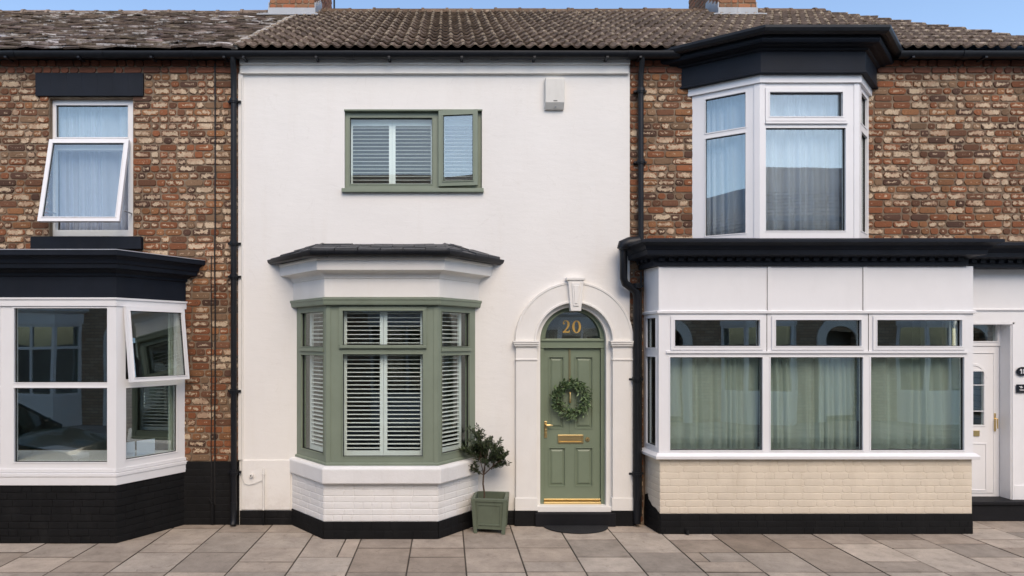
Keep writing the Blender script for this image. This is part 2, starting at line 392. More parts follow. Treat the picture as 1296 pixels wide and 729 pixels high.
# ------------------------------------------------------------------ brickwork
PAL=[((.29,.105,.045),5),((.33,.15,.065),3),((.19,.085,.045),4),((.11,.055,.036),2),((.27,.165,.095),2)]
PALX=[c for c,w in PAL for _ in range(w)]
def rustic(rnd,hot):
    c=rnd.choice(PALX); b=rnd.uniform(.75,1.2)
    al=rnd.uniform(.15,.60) if rnd.random()<hot else rnd.uniform(.62,1.05)
    return (c[0]*b,c[1]*b,c[2]*b,al)
def reds(rnd,hot): 
    b=rnd.uniform(.6,1.15); return (.23*b,.075*b,.035*b,0)
def chim(rnd,hot):
    b=rnd.uniform(.6,1.2); q=rnd.random(); return (.34*b,(.11+.06*q)*b,(.045+.04*q)*b,0)
def flat(rnd,hot): return (1,1,1,1)
def bricks(mb,x0,x1,z0,z1,holes=(),course=.0885,relief=.012,joint=.012,colf=rustic,n=0.0,seed=1,mi=0,hot=.5,rag=.004,lens=(.232,.112),hotf=None):
    rnd=random.Random(seed); rows=max(1,round((z1-z0)/course)); ch=(z1-z0)/rows
    for r in range(rows):
        za=z0+r*ch; zb=za+ch
        segs=[(x0,x1)]
        for h in holes:
            ov=min(zb,h[3])-max(za,h[2])
            if ov>ch*.25:
                ns=[]
                for a,b in segs:
                    if h[1]<=a or h[0]>=b: ns.append((a,b))
                    else:
                        if h[0]-a>.02: ns.append((a,h[0]))
                        if b-h[1]>.02: ns.append((h[1],b))
                segs=ns
        for a,b in segs:
            x=a; first=True
            while x<b-1e-4:
                L=rnd.choice([lens[0],lens[1]]+([lens[0]] if rag<.003 else [])) if lens[1] else lens[0]
                L*=rnd.uniform(.94,1.05)
                if first: L*=rnd.choice([.5,1]); first=False
                if b-(x+L)<.06: L=b-x
                j=joint/2; jx=j if colf is not flat else j*.3; X0,X1=x+jx,x+L-jx; Z0,Z1=za+j,zb-j
                if X1-X0>.02:
                    hx=hot if hotf is None else hotf((X0+X1)/2,(Z0+Z1)/2)
                    col=colf(rnd,hx); c1=min(.018,(Z1-Z0)*.28)*rnd.uniform(.6,1.3) if rag>.002 else .004
                    fr=n+rnd.uniform(-.0025,.0025)*(1 if relief>.005 else .3)
                    def outl(ins):
                        return [(X0+ins,Z0+ins+c1),(X0+ins+c1,Z0+ins),(X1-ins-c1,Z0+ins),(X1-ins,Z0+ins+c1),(X1-ins,Z1-ins-c1),(X1-ins-c1,Z1-ins),(X0+ins+c1,Z1-ins),(X0+ins,Z1-ins-c1)]
                    jt=[(rnd.uniform(-rag,rag),rnd.uniform(-rag,rag)*.7) for _ in range(8)]
                    o1=[mb.add((p[0]+q[0],fr-relief,p[1]+q[1]),e=1) for p,q in zip(outl(0),jt)]
                    o2=[mb.add((p[0]+q[0],fr,p[1]+q[1]),e=.8) for p,q in zip(outl(.004),jt)]
                    cc=[mb.add(((X0+X1)/2+s*(X1-X0)*.25,fr+.001,(Z0+Z1)/2),e=0) for s in (-1,1)]
                    for i in range(8):
                        k=(i+1)%8; mb.poly([o1[i],o1[k],o2[k],o2[i]],col=col,mi=mi)
                    for tri in ((o2[0],o2[1],cc[0]),(o2[1],o2[2],cc[1],cc[0]),(o2[2],o2[3],cc[1]),(o2[3],o2[4],cc[1]),(o2[4],o2[5],cc[1]),(o2[5],o2[6],cc[0],cc[1]),(o2[6],o2[7],cc[0]),(o2[7],o2[0],cc[0])):
                        mb.poly(tri,col=col,mi=mi)
                x+=L

GUT_Z=5.90
# ------------------------------------------------------------------ houses
LH=empty('terraced_house',(-6.3,0,0),'brown brick terraced house with black cornice and open white windows, left of the white house','house')
MH=empty('terraced_house',(-.15,0,0),'white rendered terraced house with sage green bay window and arched green door','house')
RH=empty('terraced_house',(5.2,0,0),'brown brick terraced house with wide white shopfront window and black cornices','house')
LX0,LX1=-11.0,-2.62; MX0,MX1=-2.62,2.32; RX0,RX1=2.32,8.05
T=.28
# hole lists (x0,x1,z0,z1)
LU=(PX(62),PX(168),PZ(299.5),PZ(124))         # left upper window
LBh=(-6.9,-3.36,.90,2.80)
MU=(PX(436),PX(610),PZ(239),PZ(139.5))
MBh=(-1.86,.32,.86,2.78)
MD=(1.12,2.10,-.01,2.84)
RU=(3.16,5.30,3.60,5.46)
RB=(2.56,6.28,1.0,2.66)
# ---- left house wall
mb=MB(); mb.panel(LX0,LX1,0,PZ(75),[LU,LBh],.009,T); mb.build('wall',M['mortar'],LH)
mb=MB(); mb.M=(Vector((0,0,0)),Vector((1,0,0)),Vector((0,-1,0)))
PLZ=PZ(584)
lh=[LU,(-20,-3.34,PLZ,3.28),(PX(46),PX(182),PZ(122),PZ(93)),(PX(42),PX(181),PZ(317),PZ(299))]
hotl=lambda x,z: .42 if x<-4 else .42+.25*min(1,max(0,(3.6-z)/1.2))
bricks(mb,LX0+3.5,LX1,PLZ,PZ(93),lh,seed=11,hotf=hotl)
mb.build('brickwork',M['brick'],LH)
mb=MB(); mb.M=(Vector((0,0,0)),Vector((1,0,0)),Vector((0,-1,0)))
bricks(mb,LX0+3.5,LX1,PZ(93),PZ(84.5),(),colf=reds,seed=12,n=.006); bricks(mb,LX0+3.5,LX1,PZ(84.5),PZ(76),(),colf=reds,seed=13,n=.018,relief=.02)
mb.build('eaves_brick_course',M['red_brick'],LH)
mb=MB(); mb.M=(Vector((0,0,0)),Vector((1,0,0)),Vector((0,-1,0)))
bricks(mb,-3.40,LX1+.002,0,PLZ,(),colf=flat,seed=14,n=.014,relief=.003,joint=.006,rag=.0015); mb.box(-3.5,LX1,-.009,.0112,0,PLZ)
mb.build('black_brick_plinth',M['black_brick'],LH)
# ---- middle house wall
mb=MB(); mb.panel(MX0,MX1,.0,PZ(76),[MU,MBh,MD],.0,T); mb.build('wall',M['render'],MH)
mb=MB(); mb.panel(PX(306),-1.97,.19,PZ(582),[],-.014,.01); mb.box(MX0-.012,PX(308),-.022,.01,PZ(582),PZ(94))
mb.build('render_band',M['render'],MH,bevel=.006)
mb=MB(); mb.box(MX0+.02,MX1-.02,-.035,.01,PZ(93.5),PZ(84)); mb.box(MX0+.02,MX1-.01,-.06,.01,PZ(84)+.002,PZ(77))
mb.box(MX0+.02,MX1-.02,-.045,.01,PZ(94.6),PZ(93.5)-.0012)
mb.build('eaves_moulding',M['white_trim'],MH,bevel=.004)
mb=MB(); mb.M=(Vector((0,0,0)),Vector((1,0,0)),Vector((0,-1,0)))
for a,b in ((MX0+.01,-1.95),(.41,.875),):
    mb=MB(); mb.M=(Vector((0,0,0)),Vector((1,0,0)),Vector((0,-1,0)))
    mb.box(a,b,-.01,.016,0,PZ(646)); bricks(mb,a,b,0,PZ(646),(),colf=flat,seed=15,n=.02,relief=.003,joint=.006,rag=.0015)
    mb.build('black_plinth',M['black_brick'],MH)
# ---- right house wall
RTOP=PZ(76)
mb=MB(); mb.panel(RX0,RX1,0,RTOP,[RU,RB,(6.40,RX1+.5,-.1,3.52)],.009,T)
mb.build('wall',M['mortar'],RH)
mb=MB(); mb.box(RX1-.28,RX1,T+.003,7.39,0,RTOP-.01); mb.build('gable_wall',M['street_brick'],RH)
mb=MB(); mb.M=(Vector((0,0,0)),Vector((1,0,0)),Vector((0,-1,0)))
rh=[RU,(2.50,9,-1,3.50)]
bricks(mb,RX0,RX1,0.03,PZ(93),rh,seed=21,hotf=lambda x,z:.60 if x<3.2 else .40+.2*max(0,min(1,(4.6-z))))
mb.build('brickwork',M['brick'],RH)
mb=MB(); mb.M=(Vector((0,0,0)),Vector((1,0,0)),Vector((0,-1,0)))
for a,b in ((RX0,3.0),(5.45,RX1)):
    mb=MB(); mb.M=(Vector((0,0,0)),Vector((1,0,0)),Vector((0,-1,0)))
    bricks(mb,a,b,PZ(93),PZ(84.5),(),colf=reds,seed=22,n=.006); bricks(mb,a,b,PZ(84.5),PZ(76),(),colf=reds,seed=23,n=.018,relief=.02)
    mb.build('eaves_brick_course',M['red_brick'],RH)

# rooms, floors and backs
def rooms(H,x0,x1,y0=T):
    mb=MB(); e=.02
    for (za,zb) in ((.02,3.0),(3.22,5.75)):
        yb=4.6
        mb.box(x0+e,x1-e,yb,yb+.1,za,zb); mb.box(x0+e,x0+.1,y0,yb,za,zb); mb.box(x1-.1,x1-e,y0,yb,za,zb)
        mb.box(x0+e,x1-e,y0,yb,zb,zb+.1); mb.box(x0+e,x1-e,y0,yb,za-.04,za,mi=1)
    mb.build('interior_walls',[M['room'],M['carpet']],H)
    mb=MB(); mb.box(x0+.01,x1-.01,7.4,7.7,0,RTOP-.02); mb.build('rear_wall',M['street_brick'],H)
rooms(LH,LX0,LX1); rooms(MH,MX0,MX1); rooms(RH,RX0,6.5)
mb=MB(); mb.box(LX0,LX0+.25,.03,7.4,0,RTOP-.02); mb.build('gable_wall',M['street_brick'],LH)

# ------------------------------------------------------------------ roofs
PIT=R(31.8); EY=-.16; EZ=5.945; RY=3.85
SL=(RY-EY)/math.cos(PIT); cs,sn=math.cos(PIT),math.sin(PIT)
def roofpt(x,s,h): return (x,EY+s*cs-h*sn,EZ+s*sn+h*cs)
def pantiles(H,x0,x1f,seed):
    rnd=random.Random(seed); mb=MB(); g=SL/14; per=.148; nsub=8
    def tilerun(k,x1):
        s0=k*g-.02; s1=min((k+1)*g+.03,SL+.02)
        n=int((x1-x0)/per*nsub); 
        prev=None
        for i in range(n+1):
            x=x0+i*per/nsub; ti=i//(2*nsub)
            if prev is None or ti!=prev[0]: prev=(ti,rnd.uniform(-.004,.006),rnd.uniform(.7,1.2),rnd.uniform(-.008,.008))
            ph=(i%nsub)/nsub
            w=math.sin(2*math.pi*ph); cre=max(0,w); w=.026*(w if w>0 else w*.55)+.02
            hf=w+.03+prev[1]; hb=w-.004
            yield (x,s0+prev[3],s1,hf,hb,prev[2],cre)
    for k in range(14):
        x1=x1f(k); rows=[]
        for (x,s0,s1,hf,hb,b,cre) in tilerun(k,x1):
            rows.append(([mb.add(roofpt(x,s0,hf-.022),e=.15+.8*cre),mb.add(roofpt(x,s0,hf),e=.3+.7*cre),mb.add(roofpt(x,s0+.05,hf-.003),e=.2+.5*cre),mb.add(roofpt(x,s1,hb),e=.0)],b))  # edge value paints highlight on the crests and shade in the valleys
        for (A,b),(B,_) in zip(rows,rows[1:]):
            c=(b,b,b,1)
            for j in range(3): mb.poly([A[j],B[j],B[j+1],A[j+1]],col=c)
        # end caps
        A=rows[-1][0]; q=[mb.add(roofpt(x0+(len(rows)-1)*per/nsub,k*g-.02,-.01)),mb.add(roofpt(x0+(len(rows)-1)*per/nsub,(k+1)*g,-.01))]
        mb.poly([A[0],A[1],A[2],A[3],q[1],q[0]],col=(.6,.6,.6,1))
    return mb
def flatroof(H,x0,x1,rear=True):
    mb=MB(); pts=[(EY+.02,EZ-.06),(RY,EZ+SL*sn-.03),(7.85,EZ-.06)]
    pts=[(EY+.06,EZ-.05),(RY,EZ+SL*sn-.035),(7.9,EZ-.05)]
    a=[mb.add((x0,p[0],p[1])) for p in pts]; b=[mb.add((x1,p[0],p[1])) for p in pts]
    mb.poly(a); mb.poly(b[::-1])
    for i in range(3): j=(i+1)%3; mb.poly([a[i],b[i],b[j],a[j]])
    return mb
mb=flatroof(MH,MX0,MX1); r0=mb.build('roof',M['slate'],MH)
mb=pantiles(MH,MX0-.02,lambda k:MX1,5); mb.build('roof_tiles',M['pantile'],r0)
# right roof ends in a steep hip that runs back to the shortened ridge
def hipx(y): return 7.85-.268*(y-.6)
mb=MB(); bz=EZ-.05; rz=EZ+SL*sn-.035; xr=hipx(RY)-.03
A=mb.add((RX0,EY+.06,bz)); B=mb.add((RX0,RY,rz)); C_=mb.add((RX0,7.9,bz))
D=mb.add((hipx(EY)-.03,EY+.06,bz)); E=mb.add((xr,RY,rz)); G=mb.add((hipx(EY)-.03,7.9,bz))
mb.poly([A,B,C_]); mb.poly([A,D,E,B]); mb.poly([B,E,G,C_]); mb.poly([D,G,E]); mb.poly([A,C_,G,D])
r1=mb.build('roof',M['slate'],RH)
g=SL/14
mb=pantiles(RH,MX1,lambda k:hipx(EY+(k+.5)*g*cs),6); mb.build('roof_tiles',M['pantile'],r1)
# old flat tiles on the left house
mb=flatroof(LH,LX0,LX1); r2=mb.build('roof',M['slate'],LH)
mb=MB(); rnd=random.Random(9); gg=.20; n=int(SL/gg)+1
for k in range(n):
    x=LX0+3.0*0+1.6+rnd.uniform(0,.1); s0=k*gg
    while x<LX1-.02:
        w=min(rnd.uniform(.15,.27),LX1-x+.004); s=s0+rnd.uniform(-.022,.022); tw=rnd.uniform(-.013,.013); h=.036+rnd.uniform(-.008,.014)
        e=min(s+gg+.07,SL)
        q=rnd.uniform(.55,1.3); c=(q,q*rnd.uniform(.92,1.0),q*rnd.uniform(.85,1.0),1); ed=rnd.choice([0,.1,.25,.45,.8,1.0])
        th=.022; jx=rnd.uniform(-.006,.006)
        P=[(x+.003,s,h-tw),(x+w-.003,s+jx,h+tw),(x+w-.003,e,.006),(x+.003,e,.006)]
        up=[mb.add(roofpt(*p),e=ed*(1 if i<2 else .4)) for i,p in enumerate(P)]; dn=[mb.add(roofpt(p[0],p[1],p[2]-th),e=ed*.9) for p in P]
        mb.poly(up,col=c); 
        for i in range(4): j=(i+1)%4; mb.poly([up[i],up[j],dn[j],dn[i]],col=c)
        x+=w
mb.build('roof_tiles',M['oldtile'],r2)
# ridge tiles
def ridge(x0,x1,z,mat,parent,L=.45,seed=1,r=.11):
    mb=MB(); rnd=random.Random(seed); x=x0
    while x<x1-.05:
        e=min(x+L,x1); q=rnd.uniform(.8,1.2); dz=rnd.uniform(-.006,.008)
        for (xa,xb,rr) in ((x,e,r),(x-.012,x+.035,r+.014)):
            m=9; A=[];B=[]
            for i in range(m+1):
                t=math.pi*i/m; A.append(mb.add((xa,RY+math.cos(t)*rr*1.1,z+dz+math.sin(t)*rr),e=.3)); B.append(mb.add((xb,RY+math.cos(t)*rr*1.1,z+dz+math.sin(t)*rr),e=.3))
            for i in range(m): mb.poly([A[i],A[i+1],B[i+1],B[i]],col=(q,q*.95,q*.9,1))
            mb.poly(A,col=(q,q,q,1)); mb.poly(B[::-1],col=(q,q,q,1))
        x=e
    return mb.build('ridge_tiles',mat,parent)
RZ=EZ+SL*sn
ridge(LX0,-2.7,RZ-.075,M['oldtile'],r2,seed=2); ridge(-2.7,MX1,RZ-.04,M['pantile'],r0,seed=3); ridge(MX1,hipx(RY)+.03,RZ-.04,M['pantile'],r1,seed=4)
# mortar verge between old tiles and pantiles
mb=MB(); rnd=random.Random(4)
for k in range(28):
    s=SL*k/28; h=.05+rnd.uniform(-.006,.008); w=rnd.uniform(.05,.085)
    P=[(LX1-w,s),(LX1+.03,s),(LX1+.03,s+SL/28+.01),(LX1-w,s+SL/28+.01)]
    up=[mb.add(roofpt(p[0],p[1],h)) for p in P]; dn=[mb.add(roofpt(p[0],p[1],0)) for p in P]
    mb.poly(up)
    for i in range(4): j=(i+1)%4; mb.poly([up[i],up[j],dn[j],dn[i]])
mb.build('verge_mortar',M['verge'],r0)
# chimneys
def chimney(parent,x0,x1,y0,y1,seed,zt=10.3,cable=None):
    zb=EZ+(y0-EY)*math.tan(PIT)-.05
    mb=MB(); mb.box(x0+.008,x1-.008,y0+.008,y1-.008,zb,zt,mi=1)
    for (A,B) in (((x0,y0),(x1,y0)),((x1,y0),(x1,y1)),((x0,y1),(x0,y0))):
        L=mb.face(A,B); bricks(mb,0,L,zb+.02,zt,(),colf=chim,seed=seed,course=.088,joint=.014,rag=.003)
    mb.world(); mb.box(x0-.05,x1+.05,y0-.05,y1+.05,zt,zt+.12,mi=1)
    ch=mb.build('chimney',[M['red_brick'],M['mortar']],parent)
    mb=MB()
    zf=EZ+(y0-EY)*math.tan(PIT)
    mb.box(x0-.02,x0+(x1-x0)*.5-.004,y0-.022,y0-.002,zf-.02,zf+.155); mb.box(x0+(x1-x0)*.5-.012,x1+.02,y0-.028,y0-.002,zf-.02,zf+.15)
    # apron dressed over the tiles
    a=[mb.add((x0-.17,y0-.19,zf-.19*math.tan(PIT)+.085)),mb.add((x1+.10,y0-.19,zf-.19*math.tan(PIT)+.085)),mb.add((x1+.04,y0,zf+.07)),mb.add((x0-.04,y0,zf+.07))]
    mb.poly(a); b=[mb.add((mb.v[i][0],mb.v[i][1],mb.v[i][2]-.02)) for i in a]
    for i in range(4): j=(i+1)%4; mb.poly([a[i],a[j],b[j],b[i]])
    for xs in (x0-.02,x1+.002):
        k=4
        for q in range(k):
            ya=y0+(RY-y0)*q/k; yb_=y0+(RY-y0)*(q+1)/k; za=EZ+(ya-EY)*math.tan(PIT)
            mb.box(xs,xs+.018,ya,yb_,za-.05,za+.26)
    mb.build('lead_flashing',M['lead'],ch)
    return ch
chimney(r0,PX(341,3.25),PX(398,3.25),3.25,5.0,31)
chimney(r1,PX(910,3.3),PX(957,3.3),3.3,4.75,32)
mb=MB(); mb.tube([(PX(423,3.8),3.8,RZ-.02),(PX(423,3.8),3.8,10.2)],.018,6); mb.build('aerial_pole',M['cable'],r0)

# ------------------------------------------------------------------ gutters & pipes
def halfround(r=.06,zc=GUT_Z,o=0):
    pr=[]
    for i in range(9): t=math.pi+math.pi*i/8; pr.append((o+math.cos(t)*r,zc+math.sin(t)*r))
    pr=[(o+r,zc+.012)]+pr[::-1]+[(o-r,zc+.012)]
    pr2=[(o-(r-.006),zc+.012)]+[(o+math.cos(math.pi+math.pi*i/8)*(r-.006),zc+math.sin(math.pi+math.pi*i/8)*(r-.006)) for i in range(9)]+[(o+r-.006,zc+.012)]
    return pr+pr2
def gutter(H,x0,x1,joins):
    mb=MB(); mb.sweep([(x0,-.135),(x1,-.135)],halfround(.062,GUT_Z))
    mb.box(x0,x1,-.07,.0,5.874,5.93)
    for j in joins:
        mb.sweep([(j-.05,-.135),(j+.05,-.135)],halfround(.068,GUT_Z-.001))
    n=int((x1-x0)/.9)
    for i in range(n+1):
        x=x0+.15+i*.9
        if x<x1: mb.box(x-.015,x+.015,-.20,-.06,GUT_Z-.075,GUT_Z-.055)
    mb.build('gutter',M['black_pvc'],H,smooth=True)
gutter(LH,LX0,-2.66,[-5.4,-4.3,-3.2]); gutter(MH,-2.66,2.25,[-1.2,.6]); gutter(RH,2.25,2.9,[2.3]); gutter(RH,5.62,RX1,[6.45,7.4])
def downpipe(H,pts,r,collars,shoe=None):
    mb=MB(); mb.tube(pts,r,14)
    for (x,y,z) in collars:
        mb.tube([(x,y,z-.03),(x,y,z+.03)],r+.012,14)
        mb.tube([(x,y,z+.012),(x,y,z-.012)],r+.02,14); mb.box(x-r-.045,x+r+.045,y+r-.02,-.0,z-.012,z+.012)
    if shoe: mb.tube(shoe,r+.004,14)
    return mb.build('downpipe',M['black_pvc'],H,smooth=True)
x=PX(296,-.06)+.0; y=-.065
downpipe(LH,[(x+.01,-.135,5.86),(x+.01,-.12,5.79),(x,y,5.68),(x,y,5.4),(x,y,.1)],.036,[(x,y,PZ(128,-.06)),(x,y,PZ(308,-.06)),(x,y,PZ(350,-.06)),(x,y,PZ(598,-.06)),(x,y,PZ(495,-.06))],shoe=[(x,y,.3),(x,y,.08),(x,y-.035,.02)])
x=PX(811,-.06)
downpipe(RH,[(x,-.135,5.86),(x,-.11,5.78),(x,y,5.68),(x,y,5.3),(x,y,3.45)],.034,[(x,y,PZ(115,-.06)),(x,y,PZ(205,-.06))])
x=PX(806,-.08); xa=PX(789,-.16)
downpipe(RH,[(xa,-.17,3.44),(xa,-.17,3.10),(xa+.02,-.16,3.04),(xa+.13,-.10,2.98),(x-.01,-.09,2.93),(x,-.085,2.85),(x,-.085,1.5),(x,-.085,.04)],.046,[(x,-.085,PZ(362,-.08)),(x,-.085,PZ(480,-.08)),(x,-.085,PZ(600,-.08))])
mb=MB()
mb.tube([(xa-.03,-.2,3.46),(xa-.02,-.2,3.5),(xa+.06,-.2,3.53),(xa+.18,-.2,3.54)],[.06,.075,.08,.08],12); mb.build('hopper',M['black_pvc'],RH,smooth=True)
mb=MB(); xx=PX(817,-.03); mb.tube([(xx-.06,-.04,3.2),(xx-.06,-.04,.12)],.014,8); mb.build('cable',M['cable'],RH)
# thin cables and service pipe on the left brickwork
mb=MB(); rnd=random.Random(5)
for px_,r,zt in ((272.5,.009,5.83),(268,.006,3.4)):
    mb.tube([(PX(px_)+rnd.uniform(-.004,.004),-.014,zt-(zt-.25)*i/14) for i in range(15)],r,6)
mb.build('cable',M['cable'],LH)
mb=MB(); mb.tube([(PX(270),-.035,.28),(PX(270),-.035,.02)],.022,10); mb.tube([(PX(270),-.035,.20),(PX(270),-.05,.28),(PX(266),-.04,.34)],.012,8); mb.build('service_pipe',M['black_brick'],LH)
mb=MB()
mb.tube([(PX(334.5),-.04,.19),(PX(334.5),-.04,.72)],.011,10); mb.tube([(PX(334.5),-.04,.64),(PX(334.5),-.04,.66)],.017,10); mb.tube([(PX(334.5),-.042,.01),(PX(334.5),-.042,.192)],.014,10,mi=1)
mb.build('conduit',[M['white_trim'],M['black_brick']],MH,smooth=True)
mb=MB(); pts=[(PX(306.5),-.028,PZ(y_)) for y_ in range(100,600,25)]
pts+=[(PX(307),-.028,PZ(604)),(PX(310),-.028,PZ(611)),(PX(316),-.028,PZ(613)),(PX(324),-.028,PZ(611)),(PX(333),-.03,PZ(607))]
mb.tube(pts,.004,6); mb.build('cable',M['plastic_box'],MH)
mb=MB(); mb.tube([(PX(319),-.012,PZ(601)),(PX(319),-.05,PZ(601))],.024,16); mb.tube([(PX(319),-.045,PZ(601)),(PX(319),-.058,PZ(601))],.008,8,mi=1)
mb.build('vent_cap',[M['white_trim'],M['gasket']],MH,smooth=True)
mb=MB(); mb.box(PX(270),PX(270)+.0,0,0,0,0) if False else None

# ------------------------------------------------------------------ window helpers
def F2(A,B):
    m=MB(); L=m.face(A,B); return L
def pane(part,A,B,h,n,mat=None,tilt=None):
    mb=MB(); mb.face(A,B); mb.box(h[0]-.004,h[1]+.004,n-.006,n,h[2]-.004,h[3]+.004); return mb.build('pane',mat or (M['glass_s'] if part.parent==MH else M['glass']),part)
def glazed(mb,A,B,z0,z1,glasses,out=.0,depth=.065,cas=.032,skip=(),gask=1,u0=0,u1=None):
    L=mb.face(A,B)
    if u1 is None: u1=L
    holes=[(g[0],g[1],g[2],g[3]) for g in glasses]
    mb.panel(u0,u1,z0,z1,holes,out,out-depth)
    for i,g in enumerate(holes):
        if i in skip: continue
        w=.006
        if len(glasses[i])>4 and glasses[i][4]:    # casement: broad raised ring
            mb.ring(*g,cas,out-.002,out+.016)
            mb.ring(g[0],g[1],g[2],g[3],.010,out+.014,out+.021)
        else:
            mb.ring(*g,.012,out-.002,out+.006)
        if gask: 
            q=(g[0]+w,g[1]-w,g[2]+w,g[3]-w); mb.ring(*q,w-.0005,out-.042,out-.018,mi=gask)
    mb.world()
def shutter(part,A,B,x0,x1,z0,z1,n,stile=.035,top=.05,bot=.06,pitch=.05,tilt=12,mids=(),lw=.058,flip=1):
    """one hinged louvred panel"""
    mb=MB(); mb.face(A,B)
    mb.box(x0,x0+stile,n-.028,n,z0,z1); mb.box(x1-stile,x1,n-.028,n,z0,z1)
    mb.box(x0+stile,x1-stile,n-.027,n-.001,z1-top,z1); mb.box(x0+stile,x1-stile,n-.027,n-.001,z0,z0+bot)
    for m in mids: mb.box(x0+stile,x1-stile,n-.027,n-.001,m-.03,m+.03)
    z=z0+bot+pitch*.6; t=R(tilt)*flip
    while z<z1-top-.01:
        if all(abs(z-m)>.045 for m in mids):
            dy,dz=math.cos(t)*lw/2,math.sin(t)*lw/2; th=.0042
            a,b=x0+stile+.002,x1-stile-.002; yc=n-.014
            ring=[(yc+dy,z-dz),(yc+dy*.4,z-dz*.4+th),(yc-dy*.4,z+dz*.4+th),(yc-dy,z+dz),(yc-dy*.4,z+dz*.4-th),(yc+dy*.4,z-dz*.4-th)]
            A_=[mb.add((a,p[0],p[1])) for p in ring]; B_=[mb.add((b,p[0],p[1])) for p in ring]
            mb.poly(A_); mb.poly(B_[::-1])
            for i in range(6): j=(i+1)%6; mb.poly([A_[i],A_[j],B_[j],B_[i]])
        z+=pitch
    return mb.build('shutter',M['shutter'],part)
def curtain(A,B,x0,x1,z0,z1,n,mat,label,seed=0,amp=.03,waves=9,gather=.25):
    rnd=random.Random(seed); mb=MB(); mb.face(A,B); nx=int(60+waves*14); nz=7
    ph=[rnd.uniform(0,6.28) for _ in range(4)]
    xs=[x0+(x1-x0)*i/nx for i in range(nx+1)]
    g=[]
    for j in range(nz+1):
        v=j/nz; row=[]
        for i,x in enumerate(xs):
            u=i/nx; k=2*math.pi*waves
            uu=u+.035*math.sin(7*u+ph[1])+.02*math.sin(17*u+ph[2])+.010*v*math.sin(11*u+ph[3]); q=.5+.5*math.sin(9*u+ph[3]); y=amp*(.6*math.sin(k*uu+ph[0])*(.35+.65*q)+.35*math.sin(k*2.13*uu+ph[2]+1.2*v)*(1-.6*q)+.25*math.sin(k*.37*uu+ph[3]))*(.6+.4*(1-v))
            row.append(mb.add((x+.004*math.sin(k*u*1.3+v*2),n+y,z0+(z1-z0)*v)))
            if i: dens=min(1,abs(y-yp)/(xs[1]-xs[0])*.75); mb.e[-1]=.5*dens+.5*mb.e[-2] if i>1 else dens
            yp=y
        g.append(row)
    for j in range(nz):
        for i in range(nx): mb.poly([g[j][i],g[j][i+1],g[j+1][i+1],g[j+1][i]])
    mb.world(); bx=mb.v[g[0][nx//2]]
    o=mb.build('curtain',mat,loc=(bx[0],bx[1],z0),smooth=True); sm=o.modifiers.new('cloth_thickness','SOLIDIFY'); sm.thickness=.0015
    return tag(o,label,'curtain')

# ------------------------------------------------------------------ LEFT upper window
W0,W1=(0,0),(1,0)
yw=.07
A,B=(0,yw),(1,yw)
mb=MB(); gl=[(PX(71,yw),PX(162,yw),PZ(174,yw),PZ(133,yw)),(PX(70,yw),PX(162,yw),PZ(291,yw),PZ(190,yw))]
glazed(mb,A,B,PZ(299,yw)+.0,PZ(124,yw)-.0,gl,u0=PX(62)+.002,u1=PX(168)-.002,skip=(1,))
w=mb.build('window',[M['upvc'],M['gasket']],LH,bevel=.003)
pane(w,A,B,gl[0],-.025)
# open top hung sash
mb=MB(); xa,xb=PX(66,yw),PX(166,yw); H=1.11; fr=.055
mb.panel(xa,xb,-H,0,[(xa+fr,xb-fr,-H+fr,-fr)],-.045,0); mb.ring(xa+fr,xb-fr,-H+fr,-fr,.01,-.052,-.044)
mb.ring(xa+fr+.006,xb-fr-.006,-H+fr+.006,-fr-.006,.0055,-.036,-.012,mi=1)
th=R(12.5)
def rotx(mb,x,y,z,th):   # swing outwards about a horizontal hinge
    c,s=math.cos(th),math.sin(th)
    mb.v=[(v[0]+x,y+v[1]*c+v[2]*s,z-v[1]*s+v[2]*c) for v in mb.v]
rotx(mb,0,yw-.02,PZ(180,yw)+.01,th)
mb.build('opening_sash',[M['upvc'],M['gasket']],w,bevel=.003)
mb=MB(); mb.box(xa+fr-.004,xb-fr+.004,-.030,-.024,-H+fr-.004,-fr+.004); rotx(mb,0,yw-.02,PZ(180,yw)+.01,th); mb.build('pane',M['glass'],w)
for q in (66,163): mb=MB(); mb.box(PX(q),PX(q)+.012,-.14,yw,PZ(270),PZ(270)+.014); mb.build('window_stay',M['lead'],w)
curtain((0,0),(1,0),PX(60),PX(170),PZ(298),PZ(126),-.22,M['net'],'white net curtain behind the tilted open upstairs window of the brick house',1,waves=7,amp=.05)
mb=MB(); mb.panel(PX(46),PX(182),PZ(122),PZ(93),[],-.022,.07)
for i in range(1,7): mb.box(PX(46)+i*.195,PX(46)+i*.195+.003,-.0235,-.02,PZ(122)+.02,PZ(93)-.01)
mb.build('lintel',M['navy'],LH,bevel=.005)
mb=MB(); mb.box(PX(42),PX(181),-.06,.09,PZ(316),PZ(300)); mb.build('window_sill',M['navy'],LH,bevel=.006)

# ------------------------------------------------------------------ LEFT bay
LP=[(-7.3,0),(-6.85,-.76),(-3.79,-.76),(-3.31,0)]
fy=-.76; Zf=lambda py: PZ(py,fy)
mb=MB(); A,B=LP[1],LP[2]; U=lambda px:(px-565)*(CD+fy)/F-A[0]
gl=[(U(18),U(137),Zf(585),Zf(491)),(U(18),U(137),Zf(484),Zf(390)),(U(-120),U(0),Zf(585),Zf(491)),(U(-120),U(0),Zf(484),Zf(390)),(U(-200),U(-130),Zf(585),Zf(491)),(U(-200),U(-130),Zf(484),Zf(390))]
z0b,z1b=Zf(597),Zf(378)
glazed(mb,A,B,z0b,z1b,gl); frontpanes=[(A,B,g) for g in gl]
mb.face(A,B); mb.box(U(-8),U(-6),-.002,.008,z0b,z1b) ; mb.world()
A2,B2=LP[2],LP[3]; L2=F2(A2,B2)
g2=[(.115,L2-.115,Zf(585)+.01,Zf(492)+.0),(.115,L2-.115,Zf(481),Zf(392))]
